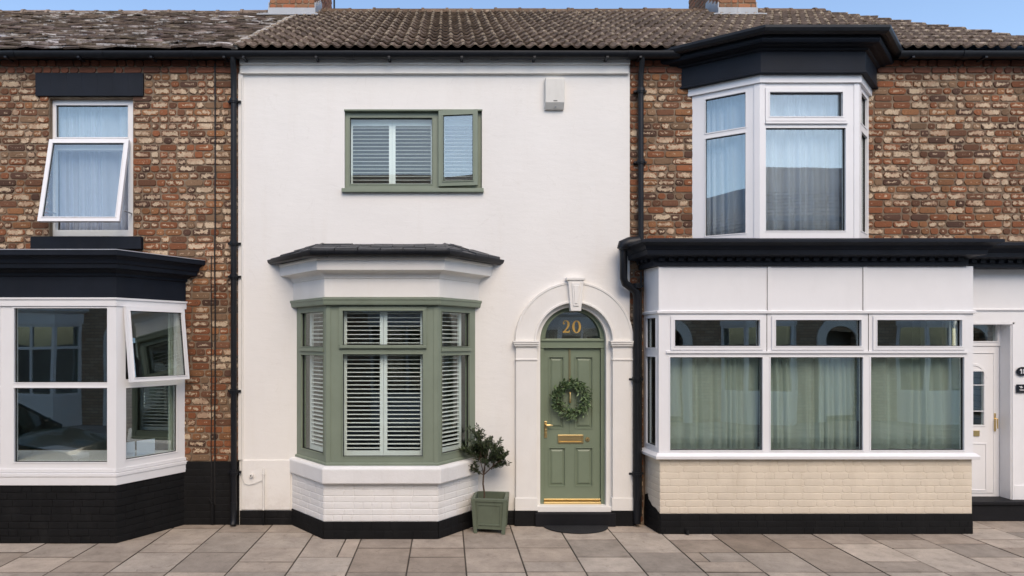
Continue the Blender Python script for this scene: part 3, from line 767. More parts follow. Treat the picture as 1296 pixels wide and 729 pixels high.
glazed(mb,A2,B2,z0b,z1b,g2,skip=(1,))
L0=F2(LP[0],LP[1]); g0=[(.1,L0-.1,Zf(585),Zf(391))]; glazed(mb,LP[0],LP[1],z0b,z1b,g0)
mb.sweep([(-3.79-.10,-.76),(-3.79,-.76),(-3.79+.10*.534,-.76+.10*.845)],[(-.07,z0b),(.008,z0b),(.008,z1b),(-.07,z1b)],walls=(False,False))
mb.sweep(LP,[(-.05,z1b-.085),(.018,z1b-.085),(.018,z1b-.012),(.03,z1b-.01),(.03,z1b+.012),(-.05,z1b+.012)])
mb.sweep(LP,[(-.05,z0b-.008),(.014,z0b-.008),(.014,z0b+.03),(-.05,z0b+.03)])
bw=mb.build('bay_window',[M['upvc'],M['gasket']],LH,bevel=.003)
for (a_,b_,g) in frontpanes: pane(bw,a_,b_,g,-.025)
pane(bw,A2,B2,g2[0],-.025); pane(bw,LP[0],LP[1],g0[0],-.025)
# open top-hung sash in the splay
mb=MB(); fr=.05; Hh=(Zf(388)-Zf(485)); xa,xb=.075,L2-.055
mb.panel(xa,xb,-Hh,0,[(xa+fr,xb-fr,-Hh+fr,-fr)],-.045,0); mb.ring(xa+fr,xb-fr,-Hh+fr,-fr,.01,-.052,-.044)
mb.ring(xa+fr+.006,xb-fr-.006,-Hh+fr+.006,-fr-.006,.0055,-.036,-.012,mi=1)
def hinge(mb,A,B,zz,th,n0=.02):
    rotx(mb,0,0,0,th); d=(Vector(B)-Vector(A)).normalized(); nn=Vector((d.y,-d.x))
    mb.v=[(A[0]+d.x*v[0]+nn.x*(n0-v[1]),A[1]+d.y*v[0]+nn.y*(n0-v[1]),zz+v[2]) for v in mb.v]
hinge(mb,A2,B2,Zf(388),R(7)); mb.build('opening_sash',[M['upvc'],M['gasket']],bw,bevel=.003)
mb=MB(); mb.box(xa+fr-.004,xb-fr+.004,-.030,-.024,-Hh+fr-.004,-fr+.004); hinge(mb,A2,B2,Zf(388),R(7)); mb.build('pane',M['glass'],bw)
mb=MB(); zt,zb_=z0b-.008,Zf(614); mb.sweep(LP,[(-.2,zb_),(.02,zb_),(.022,zt-.05),(.03,zt-.045),(.03,zt-.006),(-.2,zt)])
mb.build('window_sill',M['white_board'],bw,bevel=.006)
mb=MB(); zc=Zf(378)+.012
mb.sweep(LP,[(-.25,zc),(.012,zc),(.012,zc+.24),(.03,zc+.25),(.03,zc+.28),(.07,zc+.31),(.13,zc+.325),(.135,zc+.37),(.15,zc+.38),(.16,zc+.42),(.19,zc+.455),(.22,zc+.46),(.22,zc+.515),(.0,zc+.55),(-.25,zc+.55)])
mb.build('cornice',M['navy'],bw,bevel=.004)
mb=MB(); mb.sweep(LP,[(-.02,zc+.551),(.21,zc+.516),(.227,zc+.518),(.21,zc+.524),(-.02,zc+.562)]); mb.build('lead_flashing',M['lead'],bw)
mb=MB(); mb.prism([LP[0],LP[1],LP[2],LP[3]],0,zb_)
for a_,b_,sd_ in ((LP[1],LP[2],41),(LP[2],LP[3],42),(LP[0],LP[1],43)):
    L=mb.face(a_,b_); bricks(mb,0,L,0.0,zb_,(),colf=flat,seed=sd_,n=.006,relief=.006,joint=.007,rag=.0015); mb.world()
mb.build('bay_base',M['black_brick'],LH)
# items behind the left bay: leaflets on the inner sill, dark curtain
mb=MB()
mb.prism([(-7.2,-.02),(-6.8,-.68),(-3.84,-.68),(-3.42,-.02)],z0b+.06,z0b+.12); mb.build('inner_sill',M['white_board'],bw)
for i,(ua,ub,lab) in enumerate(((.14,.30,'pale blue leaflet propped inside the brick house bay window, the narrower left card'),(.325,.56,'pale blue leaflet propped inside the brick house bay window, the wider right card'))):
    mb=MB(); mb.face(A2,B2); mb.box(ua,ub,-.12,-.114,z0b+.122,z0b+.30); mb.box(ua+.02,ub-.02,-.1135,-.113,z0b+.14,z0b+.26) ; mb.world()
    for k in range(len(mb.v)):
        pass
    c=mb.v[0]; tag(mb.build('leaflet',M['paper'],loc=(c[0],c[1],c[2])),lab,'leaflet')
curtain(A2,B2,L2-.16,L2-.06,z0b+.02,z1b-.1,-.12,M['net_green'],'narrow white curtain at the right edge of the brick house bay window',3,waves=3,amp=.015)

# ------------------------------------------------------------------ MIDDLE upper window
yw=.045; A,B=(0,yw),(1,yw); P=lambda px:PX(px,yw); Q=lambda py:PZ(py,yw)
mb=MB(); gl=[(P(443),P(547),Q(233),Q(149)),(P(563),P(598),Q(231),Q(150))]
glazed(mb,A,B,MU[2]+.001,MU[3]-.001,gl,u0=MU[0]+.001,u1=MU[1]-.001,skip=(1,),gask=1)
w=mb.build('window',[M['sage'],M['gasket']],MH,bevel=.004)
pane(w,A,B,gl[0],-.03)
mb=MB(); mb.box(PX(433),PX(612),-.05,.08,PZ(244),PZ(239)); mb.build('window_sill',M['sage'],w,bevel=.004)
mb=MB(); mb.box(PX(435.5),PX(610.5),-.012,.05,PZ(140.5),PZ(138.5)); mb.build('head_trim',M['sage'],w,bevel=.004)
# casement hinged at left, slightly ajar
mb=MB(); x0=P(555.5); Wd=P(605)-x0; Hh=Q(142)-Q(237); fr=.062
mb.panel(0,Wd,0,Hh,[(fr,Wd-fr,fr,Hh-fr)],-.05,0); mb.ring(fr,Wd-fr,fr,Hh-fr,.012,-.058,-.049); mb.ring(fr+.006,Wd-fr-.006,fr+.006,Hh-fr-.006,.0055,-.04,-.012,mi=1)
def swing(mb,x,y,z,th):
    c,s=math.cos(th),math.sin(th); mb.v=[(x+v[0]*c-v[1]*s,y+v[0]*s+v[1]*c,z+v[2]) for v in mb.v]
swing(mb,x0,yw-.004,Q(237),R(-7)); mb.build('opening_sash',[M['sage'],M['gasket']],w,bevel=.004)
mb=MB(); mb.box(fr-.004,Wd-fr+.004,-.034,-.028,fr-.004,Hh-fr+.004); swing(mb,x0,yw-.004,Q(237),R(-7)); mb.build('pane',M['glass'],w)
A3,B3=(0,0),(1,0); zA,zB=Q(235),Q(147)
for a,b in ((P(441),P(495)+.005),(P(495)+.008,P(549))): shutter(w,A3,B3,a,b,zA,zB,-.14,stile=.04,top=.09,bot=.02,pitch=.048,tilt=9,flip=1)
shutter(w,A3,B3,P(557),P(604),zA,zB,-.14,stile=.035,top=.09,bot=.02,pitch=.048,tilt=9,flip=1)

# ------------------------------------------------------------------ MIDDLE bay
MP=[(-1.895,0),(-1.41,-.585),(-.10,-.585),(.365,0)]
fy=-.585; Zf=lambda py: PZ(py,fy); A,B=MP[1],MP[2]; U=lambda px:(px-565)*(CD+fy)/F-A[0]
z0b,z1b=Zf(588.5),Zf(386)
mb=MB(); gl=[(U(434),U(535),Zf(578),Zf(448)),(U(434),U(535),Zf(437),Zf(393),1)]
glazed(mb,A,B,z0b,z1b,gl,cas=.045)
LL=F2(MP[0],MP[1]); LR=F2(MP[2],MP[3]); 
def splayg(L,m0,m1): return [(m0,L-m1,Zf(577)+.012,Zf(450)),(m0,L-m1,Zf(439),Zf(394))]
gL=splayg(LL,.125,.075); gR=splayg(LR,.075,.125)
glazed(mb,MP[0],MP[1],z0b,z1b,gL); glazed(mb,MP[2],MP[3],z0b,z1b,gR)
for c_,p0,p1 in ((MP[1],MP[0],MP[2]),(MP[2],MP[1],MP[3])):
    d0=(Vector(p0)-Vector(c_)).normalized()*.05; d1=(Vector(p1)-Vector(c_)).normalized()*.05
    mb.sweep([(c_[0]+d0.x,c_[1]+d0.y),c_,(c_[0]+d1.x,c_[1]+d1.y)],[(-.07,z0b),(.008,z0b),(.008,z1b),(-.07,z1b)],walls=(False,False))
mb.sweep(MP,[(-.05,z0b-.004),(.018,z0b-.004),(.018,z0b+.022),(.004,z0b+.03),(-.05,z0b+.03)])
mb.face(A,B); mb.box(U(430),U(540),-.01,.03,Zf(440.5),Zf(437.5)); mb.world()
for a_,b_,g in ((MP[0],MP[1],gL[0]),(MP[2],MP[3],gR[0])): mb.face(a_,b_); mb.box(g[0]-.02,g[1]+.02,-.01,.02,Zf(445),Zf(441)); mb.world()
bw=mb.build('bay_window',[M['sage'],M['gasket']],MH,bevel=.004)
for a_,b_,gs in ((A,B,gl),(MP[0],MP[1],gL),(MP[2],MP[3],gR)):
    for g in gs: pane(bw,a_,b_,g,-.028)
mz=Zf(443)
mid=(U(434)+U(535))/2
for a,b in ((U(434)-.01,mid-.002),(mid+.002,U(535)+.01)): shutter(bw,A,B,a,b,Zf(580),Zf(391),-.09,stile=.042,top=.035,bot=.075,mids=(mz,),tilt=6)
shutter(bw,MP[0],MP[1],.16,LL-.03,Zf(580),Zf(391),-.10,stile=.05,top=.045,bot=.085,mids=(mz,),tilt=10)
shutter(bw,MP[2],MP[3],.03,LR-.16,Zf(580),Zf(391),-.10,stile=.05,top=.045,bot=.085,mids=(mz,),tilt=10)
mb=MB(); mb.sweep(MP,[(-.06,z1b-.002),(.05,z1b-.002),(.055,z1b+.015),(.06,z1b+.05),(.068,z1b+.06),(.068,z1b+.085),(-.06,z1b+.09)]); mb.build('head_board',M['sage'],bw,bevel=.004)
mb=MB(); zt=z1b+.09
prof=[(-.2,zt),(.035,zt),(.035,zt+.215),(.045,zt+.222),(.045,zt+.235)]
for i in range(7): a=math.pi/2*i/6; prof.append((.05+.07*(1-math.cos(a)),zt+.24+.055*math.sin(a)))
prof+=[(.15,zt+.30),(.16,zt+.305),(.165,zt+.42),(.175,zt+.43),(.175,zt+.455),(-.2,zt+.455)]
mb.sweep(MP,prof); mb.build('cornice',M['white_trim'],bw,bevel=.004)
gz=zt+.50
mb=MB(); mb.sweep(MP,halfround(.052,gz,o=.235))
for (c_,p0,p1) in ((MP[1],MP[0],MP[2]),(MP[2],MP[1],MP[3])):
    d0=(Vector(p0)-Vector(c_)).normalized()*.06; d1=(Vector(p1)-Vector(c_)).normalized()*.06
    mb.sweep([(c_[0]+d0.x,c_[1]+d0.y),c_,(c_[0]+d1.x,c_[1]+d1.y)],halfround(.058,gz-.001,o=.235),walls=(False,False))
mb.build('gutter',M['black_pvc'],bw,smooth=True)
# little slate roof
mb=MB(); rnd=random.Random(8)
def offp(o): 
    s=MB(); s.sweep(MP,[(o,0),(o+.001,0)]); return [s.v[i] for i in (0,2,4,6)]
E_=offp(.255); zt0=gz+.012; zt1=3.53
top=[(-1.72,0.0),(-1.53,-.10),(-.04,-.10),(.12,0.0)]
top=[(-1.64,-.0),(-1.56,-.02),(-.02,-.02),(.08,-.0)]
mb.prism([(p[0],p[1]) for p in offp(.24)],zt0-.05,zt0-.01)
for a in range(3):
    p0,p1=Vector(E_[a][:2]),Vector(E_[a+1][:2]); q0,q1=Vector(top[a]),Vector(top[a+1]); nn=6 if a==1 else 4
    for row in range(4):
        for c in range(nn):
            f0,f1=row/4,(row+1)/4+.08
            def pt(u,f):
                f=min(1,f); base=p0.lerp(p1,u).lerp(q0.lerp(q1,u),f); return base.x,base.y,zt0+(zt1-zt0)*f
            u0,u1=(c+(.5 if row%2 and c else 0))/nn,min(1,(c+1+(.5 if row%2 else 0))/nn)
            if u1-u0<.02: continue
            hj=rnd.uniform(.008,.028); fj=rnd.uniform(-.03,.03) if row else 0
            A0=pt(u0+.004,f0+fj);A1=pt(u1-.004,f0+fj+rnd.uniform(-.02,.02));A2_=pt(u1-.004,f1);A3_=pt(u0+.004,f1)
            up=[mb.add((p[0],p[1],p[2]+hj+(.006 if i<2 else 0)+rnd.uniform(-.003,.003))) for i,p in enumerate((A0,A1,A2_,A3_))]
            dn=[mb.add((p[0],p[1],p[2]-.012)) for p in (A0,A1,A2_,A3_)]
            mb.poly(up)
            for i in range(4): j=(i+1)%4; mb.poly([up[i],up[j],dn[j],dn[i]])
for a in (1,2):
    mb.tube([(E_[a][0],E_[a][1],zt0+.01),((E_[a][0]+top[a][0])/2,(E_[a][1]+top[a][1])/2,(zt0+zt1)/2+.012),(top[a][0],top[a][1],zt1+.005)],[.022,.028,.03],8)
mb.tube([(top[0][0]-.02,-.0,zt1),(top[3][0]+.02,-.0,zt1)],.022,8)
mb.build('bay_roof',M['slate'],bw)
# sill and brick base
zt=z0b-.004; zl=Zf(611.5)
mb=MB(); mb.sweep(MP,[(-.2,zl),(.06,zl),(.075,zl+.012),(.075,zt-.035),(.055,zt-.008),(.0,zt),(-.2,zt)]); mb.build('window_sill',M['white_brick'],bw,bevel=.008)
BP=[(-1.95,0),(-1.44,-.585),(-.10,-.585),(.40,0)]
zp=Zf(660)
mb=MB(); mb.prism(BP,zp-.02,zl)
for a_,b_,sd_ in ((BP[0],BP[1],51),(BP[1],BP[2],52),(BP[2],BP[3],53)):
    L=mb.face(a_,b_); bricks(mb,0,L,zp,zl,(),course=.076,colf=flat,seed=sd_,n=.0045,relief=.0042,joint=.007,rag=.002); mb.world()
mb.build('bay_base',M['white_brick'],MH)
mb=MB(); mb.prism(BP,0,zp-.0)
for a_,b_,sd_ in ((BP[0],BP[1],54),(BP[1],BP[2],55),(BP[2],BP[3],56)):
    L=mb.face(a_,b_); mb.box(0,L,-.01,.0125,0,zp-.001); bricks(mb,0,L,0,zp,(),course=.1,colf=flat,seed=sd_,n=.016,relief=.0035,joint=.006,rag=.0015); mb.world()
mb.build('black_bay_plinth',M['black_brick'],MH)
mb=MB(); mb.prism([(-1.86,-.02),(-1.40,-.54),(-.12,-.54),(.33,-.02)],z0b-.02,z0b-.005); mb.build('inner_sill',M['white_board'],bw)

# ------------------------------------------------------------------ DOOR of the white house
DX,DZ=1.61,2.325
mb=MB()
mb.arcband(DX,DZ,.478,.745,-.05,.012); mb.arcband(DX,DZ,.478,.505,-.066,-.0475); mb.arcband(DX,DZ,.715,.745,-.058,-.0475)
mb.build('door_arch',M['white_trim'],MH,bevel=.004)
mb=MB()
mb.extr([(DX-.088,2.79+.30),(DX-.055,2.70),(DX+.075,2.70),(DX+.105,2.79+.30)],-.10,.01)
mb.extr([(DX-.11,3.085),(DX-.11,3.12),(DX+.125,3.12),(DX+.125,3.085)],-.115,.01)
mb.extr([(DX-.045,3.05),(DX-.025,2.76),(DX+.045,2.76),(DX+.062,3.05)],-.112,-.098)
mb.extr([(DX-.022,3.02),(DX-.008,2.79),(DX+.028,2.79),(DX+.040,3.02)],-.120,-.110)
mb.build('keystone',M['white_trim'],MH,bevel=.006)
zpl=PZ(645)
for x0,x1 in ((PX(653,-.05),PX(679.5,-.05)),(PX(775.5,-.05),PX(801,-.05))):
    mb=MB(); mb.box(x0,x1,-.05,.012,zpl+.001,DZ-.07); mb.box(x0-.012,x1+.004,-.062,.012,zpl+.002,PZ(629))
    mb.box(x0-.008,x1+.006,-.062,.012,PZ(456),PZ(454)); mb.box(x0-.02,x1+.015,-.075,.012,DZ-.07+.001,DZ-.045); mb.box(x0-.03,x1+.022,-.088,.012,DZ-.044,DZ-.02); mb.box(x0-.038,x1+.028,-.096,.012,DZ-.019,DZ)
    mb.build('pilaster',M['white_trim'],MH,bevel=.004)
    mb=MB(); mb.box(x0-.02,x1+.01,-.07,.012,0,zpl); mb.build('pilaster_block',M['black_brick'],MH,bevel=.004)
mb=MB()
mb.arcband(DX-.003,2.335,.418,.71,.012,.30)
mb.box(1.10,DX-.003-.418,.012,.30,.02,2.335); mb.box(DX-.003+.418,2.13,.012,.30,.02,2.335)
mb.build('door_reveal',M['white_trim'],MH)
mb=MB(); mb.box(PX(677,-.02),PX(774,-.02),-.045,.30,PZ(648,-.04),PZ(641,-.04)); mb.build('threshold',M['white_trim'],MH,bevel=.005)
mb=MB(); mb.box(PX(676),PX(777),-.10,.28,0,PZ(648,-.04)-.002); mb.build('doorstep',M['stone_step'],MH,bevel=.01)
yd=.115; X=lambda px:PX(px,yd); Z=lambda py:PZ(py,yd)
fx0,fx1=X(685)-.005,X(763.5)+.005; fcx=(fx0+fx1)/2; lx0,lx1=X(688),X(759.5); fcz=Z(428.5)
mb=MB()
mb.box(fx0-.02,lx0-.003,yd-.03,yd+.08,Z(640),fcz); mb.box(lx1+.003,fx1+.02,yd-.03,yd+.08,Z(640),fcz)
mb.box(lx0-.003,lx1+.003,yd-.030,yd+.08,Z(441)+.002,fcz); mb.box(fx0,fx1,yd-.045,yd-.028,Z(432),Z(429.5)); mb.box(fx0,fx1,yd-.040,yd-.028,Z(440.5),Z(439))
hw=(fx1-fx0)/2
mb.arcband(fcx,fcz,hw-.045,hw+.03,yd-.03,yd+.08); mb.arcband(fcx,fcz,hw-.052,hw-.036,yd-.038,yd-.02)
df=mb.build('door_frame',M['sage_door'],MH,bevel=.003)
mb=MB(); r=hw-.04; pts=[(fcx+r*math.cos(math.pi*i/32),fcz-.004+r*math.sin(math.pi*i/32)) for i in range(33)]
mb.extr(pts,yd+.02,yd+.026); mb.build('fanlight_pane',M['glass'],df)
mb=MB(); mb.box(fx0,fx1,yd+.085,yd+.1,Z(640),fcz+hw); 
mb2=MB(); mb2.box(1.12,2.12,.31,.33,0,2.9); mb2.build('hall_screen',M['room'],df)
def stroke(mb,pts,ws,y0,y1,mi=0):
    P=[Vector(p) for p in pts]; L=[];Rr=[]
    for i,p in enumerate(P):
        t=(P[min(i+1,len(P)-1)]-P[max(i-1,0)]).normalized(); nn=Vector((-t.y,t.x)); w=ws[i] if isinstance(ws,list) else ws
        L.append(p+nn*w/2); Rr.append(p-nn*w/2)
    for i in range(len(P)-1):
        q=[L[i],L[i+1],Rr[i+1],Rr[i]]; mb.extr([(a.x,a.y) for a in q],y0,y1,mi=mi)
def digit0(mb,cx,cz,h,y0,y1,thin=.010,thick=.03):
    n=32; o=[];i_=[]
    for k in range(n):
        a=2*math.pi*k/n; o.append((cx+math.cos(a)*h*.36,cz+math.sin(a)*h*.5)); i_.append((cx+math.cos(a)*(h*.36-thick),cz+math.sin(a)*(h*.5-thin)))
    for k in range(n): j=(k+1)%n; mb.extr([o[k],o[j],i_[j],i_[k]],y0,y1)
def digit2(mb,cx,cz,h,y0,y1):
    w=h*.34; s=h
    pts=[(-.62,.22),(-.66,.34),(-.45,.46),(-.1,.50),(.35,.46),(.62,.30),(.60,.12),(.35,-.08),(0,-.24),(-.35,-.36),(-.62,-.46)]
    ws=[.05,.04,.05,.07,.12,.19,.19,.14,.10,.07,.06]
    stroke(mb,[(cx+p[0]*w,cz+p[1]*s) for p in pts],[q*s for q in ws],y0,y1)
    stroke(mb,[(cx-.72*w,cz-.44*s),(cx-.2*w,cz-.425*s),(cx+.4*w,cz-.45*s),(cx+.8*w,cz-.44*s)],[.12*s,.13*s,.12*s,.10*s],y0-.0005,y1)
    stroke(mb,[(cx+.86*w,cz-.26*s),(cx+.78*w,cz-.46*s)],[.03*s,.09*s],y0-.001,y1)
    k=12; mb.extr([(cx-.5*w+math.cos(a*6.283/k)*.075*s,cz+.27*s+math.sin(a*6.283/k)*.075*s) for a in range(k)],y0-.0007,y1)
mb=MB(); digit2(mb,X(716.5),Z(413.5),.155,yd+.010,yd+.019); mb.build('digit',M['gold'],df)
mb=MB(); digit0(mb,X(730),Z(413.5),.16,yd+.010,yd+.019); mb.build('digit',M['gold'],df)
# leaf
mb=MB(); lz0,lz1=Z(633),Z(441); yf=yd+.0
pans=[(X(694),X(714),Z(543),Z(451)),(X(727.5),X(750.5),Z(543),Z(451)),(X(694),X(716),Z(616),Z(566)),(X(727.5),X(750.5),Z(616),Z(566))]
mb.panel(lx0,lx1,lz0,lz1,pans,yf,yf+.045)
for p in pans:
    mb.box(p[0]-.001,p[1]+.001,yf+.016,yf+.02,p[2]-.001,p[3]+.001)
    c=.012; q=(p[0]+c,p[1]-c,p[2]+c,p[3]-c); mb.ring(*q,c,yf-.006,yf+.017)
    d=.028; q=(p[0]+d,p[1]-d,p[2]+d,p[3]-d)
    a=[mb.add((x_,yf+.016,z_)) for x_,z_ in ((q[0],q[2]),(q[1],q[2]),(q[1],q[3]),(q[0],q[3]))]
    s=.024; b=[mb.add((x_,yf+.002,z_)) for x_,z_ in ((q[0]+s,q[2]+s),(q[1]-s,q[2]+s),(q[1]-s,q[3]-s),(q[0]+s,q[3]-s))]
    mb.poly(b); 
    for i in range(4): j=(i+1)%4; mb.poly([a[i],a[j],b[j],b[i]])
mb.box(X(720.3),X(722.2),yf-.006,yf+.001,Z(548),lz1-.003)
door=mb.build('door',M['sage_door'],MH,bevel=.003)
mb=MB(); mb.box(lx0,lx1,yf-.02,yf+.0-.001,lz0+.003,lz0+.022); mb.box(lx0-.002,lx1+.002,yf-.045,yf+.04,Z(640)-.003,lz0-.012); mb.build('brass_sill',M['brass'],door,bevel=.004)
# letterbox
mb=MB(); a,b,c,d=X(706),X(738),Z(561),Z(550); mb.ring(a+.02,b-.02,c+.022,d-.022,.02,yf-.014,yf+.001); mb.box(a+.02,b-.02,yf-.008,yf+.001,c+.022,d-.022); mb.build('letterbox',M['brass'],door,bevel=.003)
mb=MB(); x_,z_=X(743.5),Z(556); mb.tube([(x_,yf+.002,z_),(x_,yf-.010,z_)],.028,20); mb.tube([(x_,yf-.009,z_),(x_,yf-.016,z_)],.016,16); mb.box(x_-.003,x_+.003,yf-.018,yf-.012,z_-.010,z_+.010,mi=1); mb.build('door_lock',[M['brass'],M['gasket']],door,smooth=True)
mb=MB(); x_=X(690.5); mb.box(x_-.017,x_+.017,yf-.012,yf+.001,Z(554),Z(533)); 
mb.tube([(x_,yf-.01,Z(537.5)),(x_,yf-.055,Z(537.5))],.011,12); mb.tube([(x_,yf-.055,Z(537.5)),(x_+.05,yf-.058,Z(537.5)),(x_+.085,yf-.052,Z(537.8))],[.011,.012,.009],12)
mb.tube([(x_,yf-.010,Z(544)),(x_,yf-.018,Z(544))],.012,12); mb.box(x_-.006,x_+.006,yf-.016,yf-.010,Z(552),Z(547)); mb.build('handle',M['brass'],door,bevel=.003)
mb=MB(); x_=X(721); mb.tube([(x_,yf-.001,Z(497)),(x_,yf-.028,Z(497))],.014,12)
pts=[(x_+.014*math.sin(t*math.pi)*(1 if i<6 else -1),yf-.03,0) for i,t in enumerate([0])]
mb.tube([(x_,yf-.028,Z(497)),(x_,yf-.034,Z(501)),(x_,yf-.03,Z(507))],[.009,.013,.016],10); mb.tube([(x_,yf-.03,Z(507)),(x_,yf-.03,Z(510))],[.016,.006],10); mb.build('knocker',M['brass'],door,smooth=True)

# wreath (hangs on the door)
wx,wz=X(722),Z(504); wy=yf-.05
WR=empty('wreath',(wx,wy,wz),'round green leaf wreath hanging by a ribbon on the green front door','wreath')
def leaf(mb,p,d,nrm,L,W,c):
    d=d.normalized(); s=d.cross(nrm).normalized(); u=s.cross(d)
    pts=[p, p+d*L*.35+s*W*.5+u*L*.04, p+d*L*.75+s*W*.38+u*L*.02, p+d*L, p+d*L*.75-s*W*.38+u*L*.02, p+d*L*.35-s*W*.5+u*L*.04]
    i=[mb.add(tuple(q)) for q in pts]; k=mb.add(tuple(p+d*L*.5-u*L*.05))
    for a in range(6): mb.poly([i[a],i[(a+1)%6],k],col=c)
rnd=random.Random(77)
mb=MB(); n=48
mb.tube([(wx+.185*math.cos(2*math.pi*i/n),wy+.006*math.sin(i*2.3),wz+.185*math.sin(2*math.pi*i/n)) for i in range(n+1)],.016,8,caps=False); mb.build('twig_ring',M['bark'],WR)
mb=MB()
for i in range(760):
    a=rnd.uniform(0,2*math.pi); rr=.185+rnd.gauss(0,.030); 
    p=Vector((wx+rr*math.cos(a),wy+rnd.uniform(-.045,.02),wz+rr*math.sin(a)))
    tan=Vector((-math.sin(a),0,math.cos(a))); rad=Vector((math.cos(a),0,math.sin(a)))
    d=tan*rnd.uniform(.2,1.1)*(-1)+rad*rnd.gauss(0.25,.75)+Vector((0,-rnd.uniform(0,.7),0))
    g=rnd.random()**1.7; leaf(mb,p,d,Vector((rnd.gauss(0,.4),-1,rnd.gauss(0,.4))).normalized(),rnd.uniform(.038,.070),rnd.uniform(.014,.023),(g,g,g,g))
mb.build('leaves',M['wleaf'],WR)
mb=MB(); xr=X(720.7)
for s in (-1,1): mb.box(xr+s*.007-.004,xr+s*.007+.004,yf-.012,yf-.009,Z(480),Z(440.5))
mb.box(xr-.012,xr+.012,yf-.03,yf-.008,Z(483),Z(478)); mb.box(xr-.008,xr+.008,yf-.028,yf-.012,Z(490),Z(483)); mb.build('ribbon',M['ribbon'],WR,bevel=.002)

# doormat
mb=MB(); n=30; cx=PX(729.5,-.15); pts=[(cx+.405*math.cos(math.pi+math.pi*i/n),-.075+.335*math.sin(math.pi+math.pi*i/n)) for i in range(n+1)]
pts=[(cx-.405,.0)]*0+pts
mb.prism(pts,.004,.018)
o=mb.build('doormat',M['rubber'],loc=(cx,-.08,0),bevel=.004); tag(o,'black half-moon doormat on the paving at the step of the green door','doormat')
# alarm box
AB=empty('alarm_box',(PX(700.5),0,PZ(140)),'off-white wedge-bottomed alarm box high on the white wall','alarm box')
mb=MB(); ax0,ax1=PX(689),PX(713); za,zb_=PZ(140),PZ(101)
prof=[(0,za),(-.035,za),(-.085,za+.075),(-.085,zb_-.01),(-.07,zb_),(0,zb_)]
w=.0; L_=[mb.add((ax0,p[0],p[1])) for p in prof]; R_=[mb.add((ax1,p[0],p[1])) for p in prof]
mb.poly(L_); mb.poly(R_[::-1])
for i in range(6): j=(i+1)%6; mb.poly([L_[i],L_[j],R_[j],R_[i]])
mb.build('casing',M['plastic_box'],AB,bevel=.008)
mb=MB(); mb.box((ax0+ax1)/2-.02,(ax0+ax1)/2+.03,-.0865,-.0845,za+.088,za+.098); mb.build('badge',M['gasket'],AB)
mb=MB(); mb.tube([((ax0+ax1)/2+.01,-.055,za+.03),((ax0+ax1)/2+.01,-.068,za+.022)],.012,10); mb.build('screw',M['lead'],AB)

# ------------------------------------------------------------------ planter and tree
a=R(-9); px_,py_=.545,-.205
PL=empty('planter',(px_,py_,0),'square tapered sage green wooden planter with recessed panels on the paving','planter',rz=a)
def loc_build(mb,name,mat,parent,**k):
    o=mb.build(name,mat,None,**k); o.parent=parent; return o     # vertices already in the planter's own space
def pl(parent):
    mb=MB(); b,t,zb,zt=.180,.205,.05,.425
    def face_pts(h,z): return [(-h,-h,z),(h,-h,z),(h,h,z),(-h,h,z)]
    o=[mb.add(p) for p in face_pts(b,zb)]+[mb.add(p) for p in face_pts(t,zt)]
    i_=[mb.add(p) for p in face_pts(t-.03,zt)]+[mb.add(p) for p in face_pts(b-.005,.25)]
    mb.poly([3,2,1,0])
    for k in range(4):
        j=(k+1)%4; mb.poly([k,j,4+j,4+k]); mb.poly([4+k,4+j,8+j,8+k]); mb.poly([8+k,8+j,12+j,12+k])
    loc_build(mb,'box',M['sage_planter'],parent,bevel=.004)
    for f in range(4):      # corner posts and raised panel mouldings on each face
        mb=MB(); ca,sa=math.cos(f*math.pi/2),math.sin(f*math.pi/2)
        def W(x,z,o_):
            h=b+(t-b)*(z-zb)/(zt-zb); X_,Y_=x*(h/t),-h-o_; return (X_*ca-Y_*sa,X_*sa+Y_*ca,z)
        def bar(xa,xb,za,zb2,o_=.009):
            q=[mb.add(W(xa,za,o_)),mb.add(W(xb,za,o_)),mb.add(W(xb,zb2,o_)),mb.add(W(xa,zb2,o_))]; r_=[mb.add(W(xa,za,-.004)),mb.add(W(xb,za,-.004)),mb.add(W(xb,zb2,-.004)),mb.add(W(xa,zb2,-.004))]
            mb.poly(q); mb.poly(r_[::-1])
            for k in range(4): j=(k+1)%4; mb.poly([q[k],q[j],r_[j],r_[k]])
        bar(-.215,-.17,.0,zt-.002,.014); bar(.17,.215,.0,zt-.002,.014); bar(-.17,.17,zt-.035,zt-.004,.012)
        bar(-.15,-.135,.10,.36); bar(.135,.15,.10,.36); bar(-.135,.135,.345,.36); bar(-.135,.135,.10,.115)
        loc_build(mb,'side_frame',M['sage_planter'],parent,bevel=.002)
    mb=MB(); mb.box(-.185,.185,-.185,.185,.30,.315); loc_build(mb,'soil',M['soil'],parent)
pl(PL)
sx,sy=.455,-.25
TR=empty('potted_tree',(sx,sy,.315),'small dark green leafy standard tree with a bare thin stem growing in the planter','tree')
rnd=random.Random(21)
mb=MB(); tips=[]
def br(p,d,L,r,dep):
    pts=[p]; q=Vector(p)
    for i in range(5):
        d=(d+Vector((rnd.gauss(0,.11),rnd.gauss(0,.11),rnd.gauss(0,.05)))).normalized(); q=q+d*L/5; pts.append(q.copy())
        if dep>=2: tips.append((q.copy(),d.copy()))
    mb.tube([tuple(x) for x in pts],[r*(1-.12*i) for i in range(6)],6)
    if dep<3:
        for k in range(4 if dep else 3):
            t=pts[rnd.choice([2,3,4,5])]; d2=(d+Vector((rnd.gauss(0,.75),rnd.gauss(0,.6),rnd.gauss(.12,.4)))).normalized(); br(t,d2,L*rnd.uniform(.5,.72),r*.55,dep+1)
base=Vector((sx,sy,.30)); fork=Vector((sx+.0,sy,.68))
mb.tube([tuple(base),(sx+.012,sy,.45),(sx-.006,sy,.57),tuple(fork)],[.012,.011,.010,.010],8)
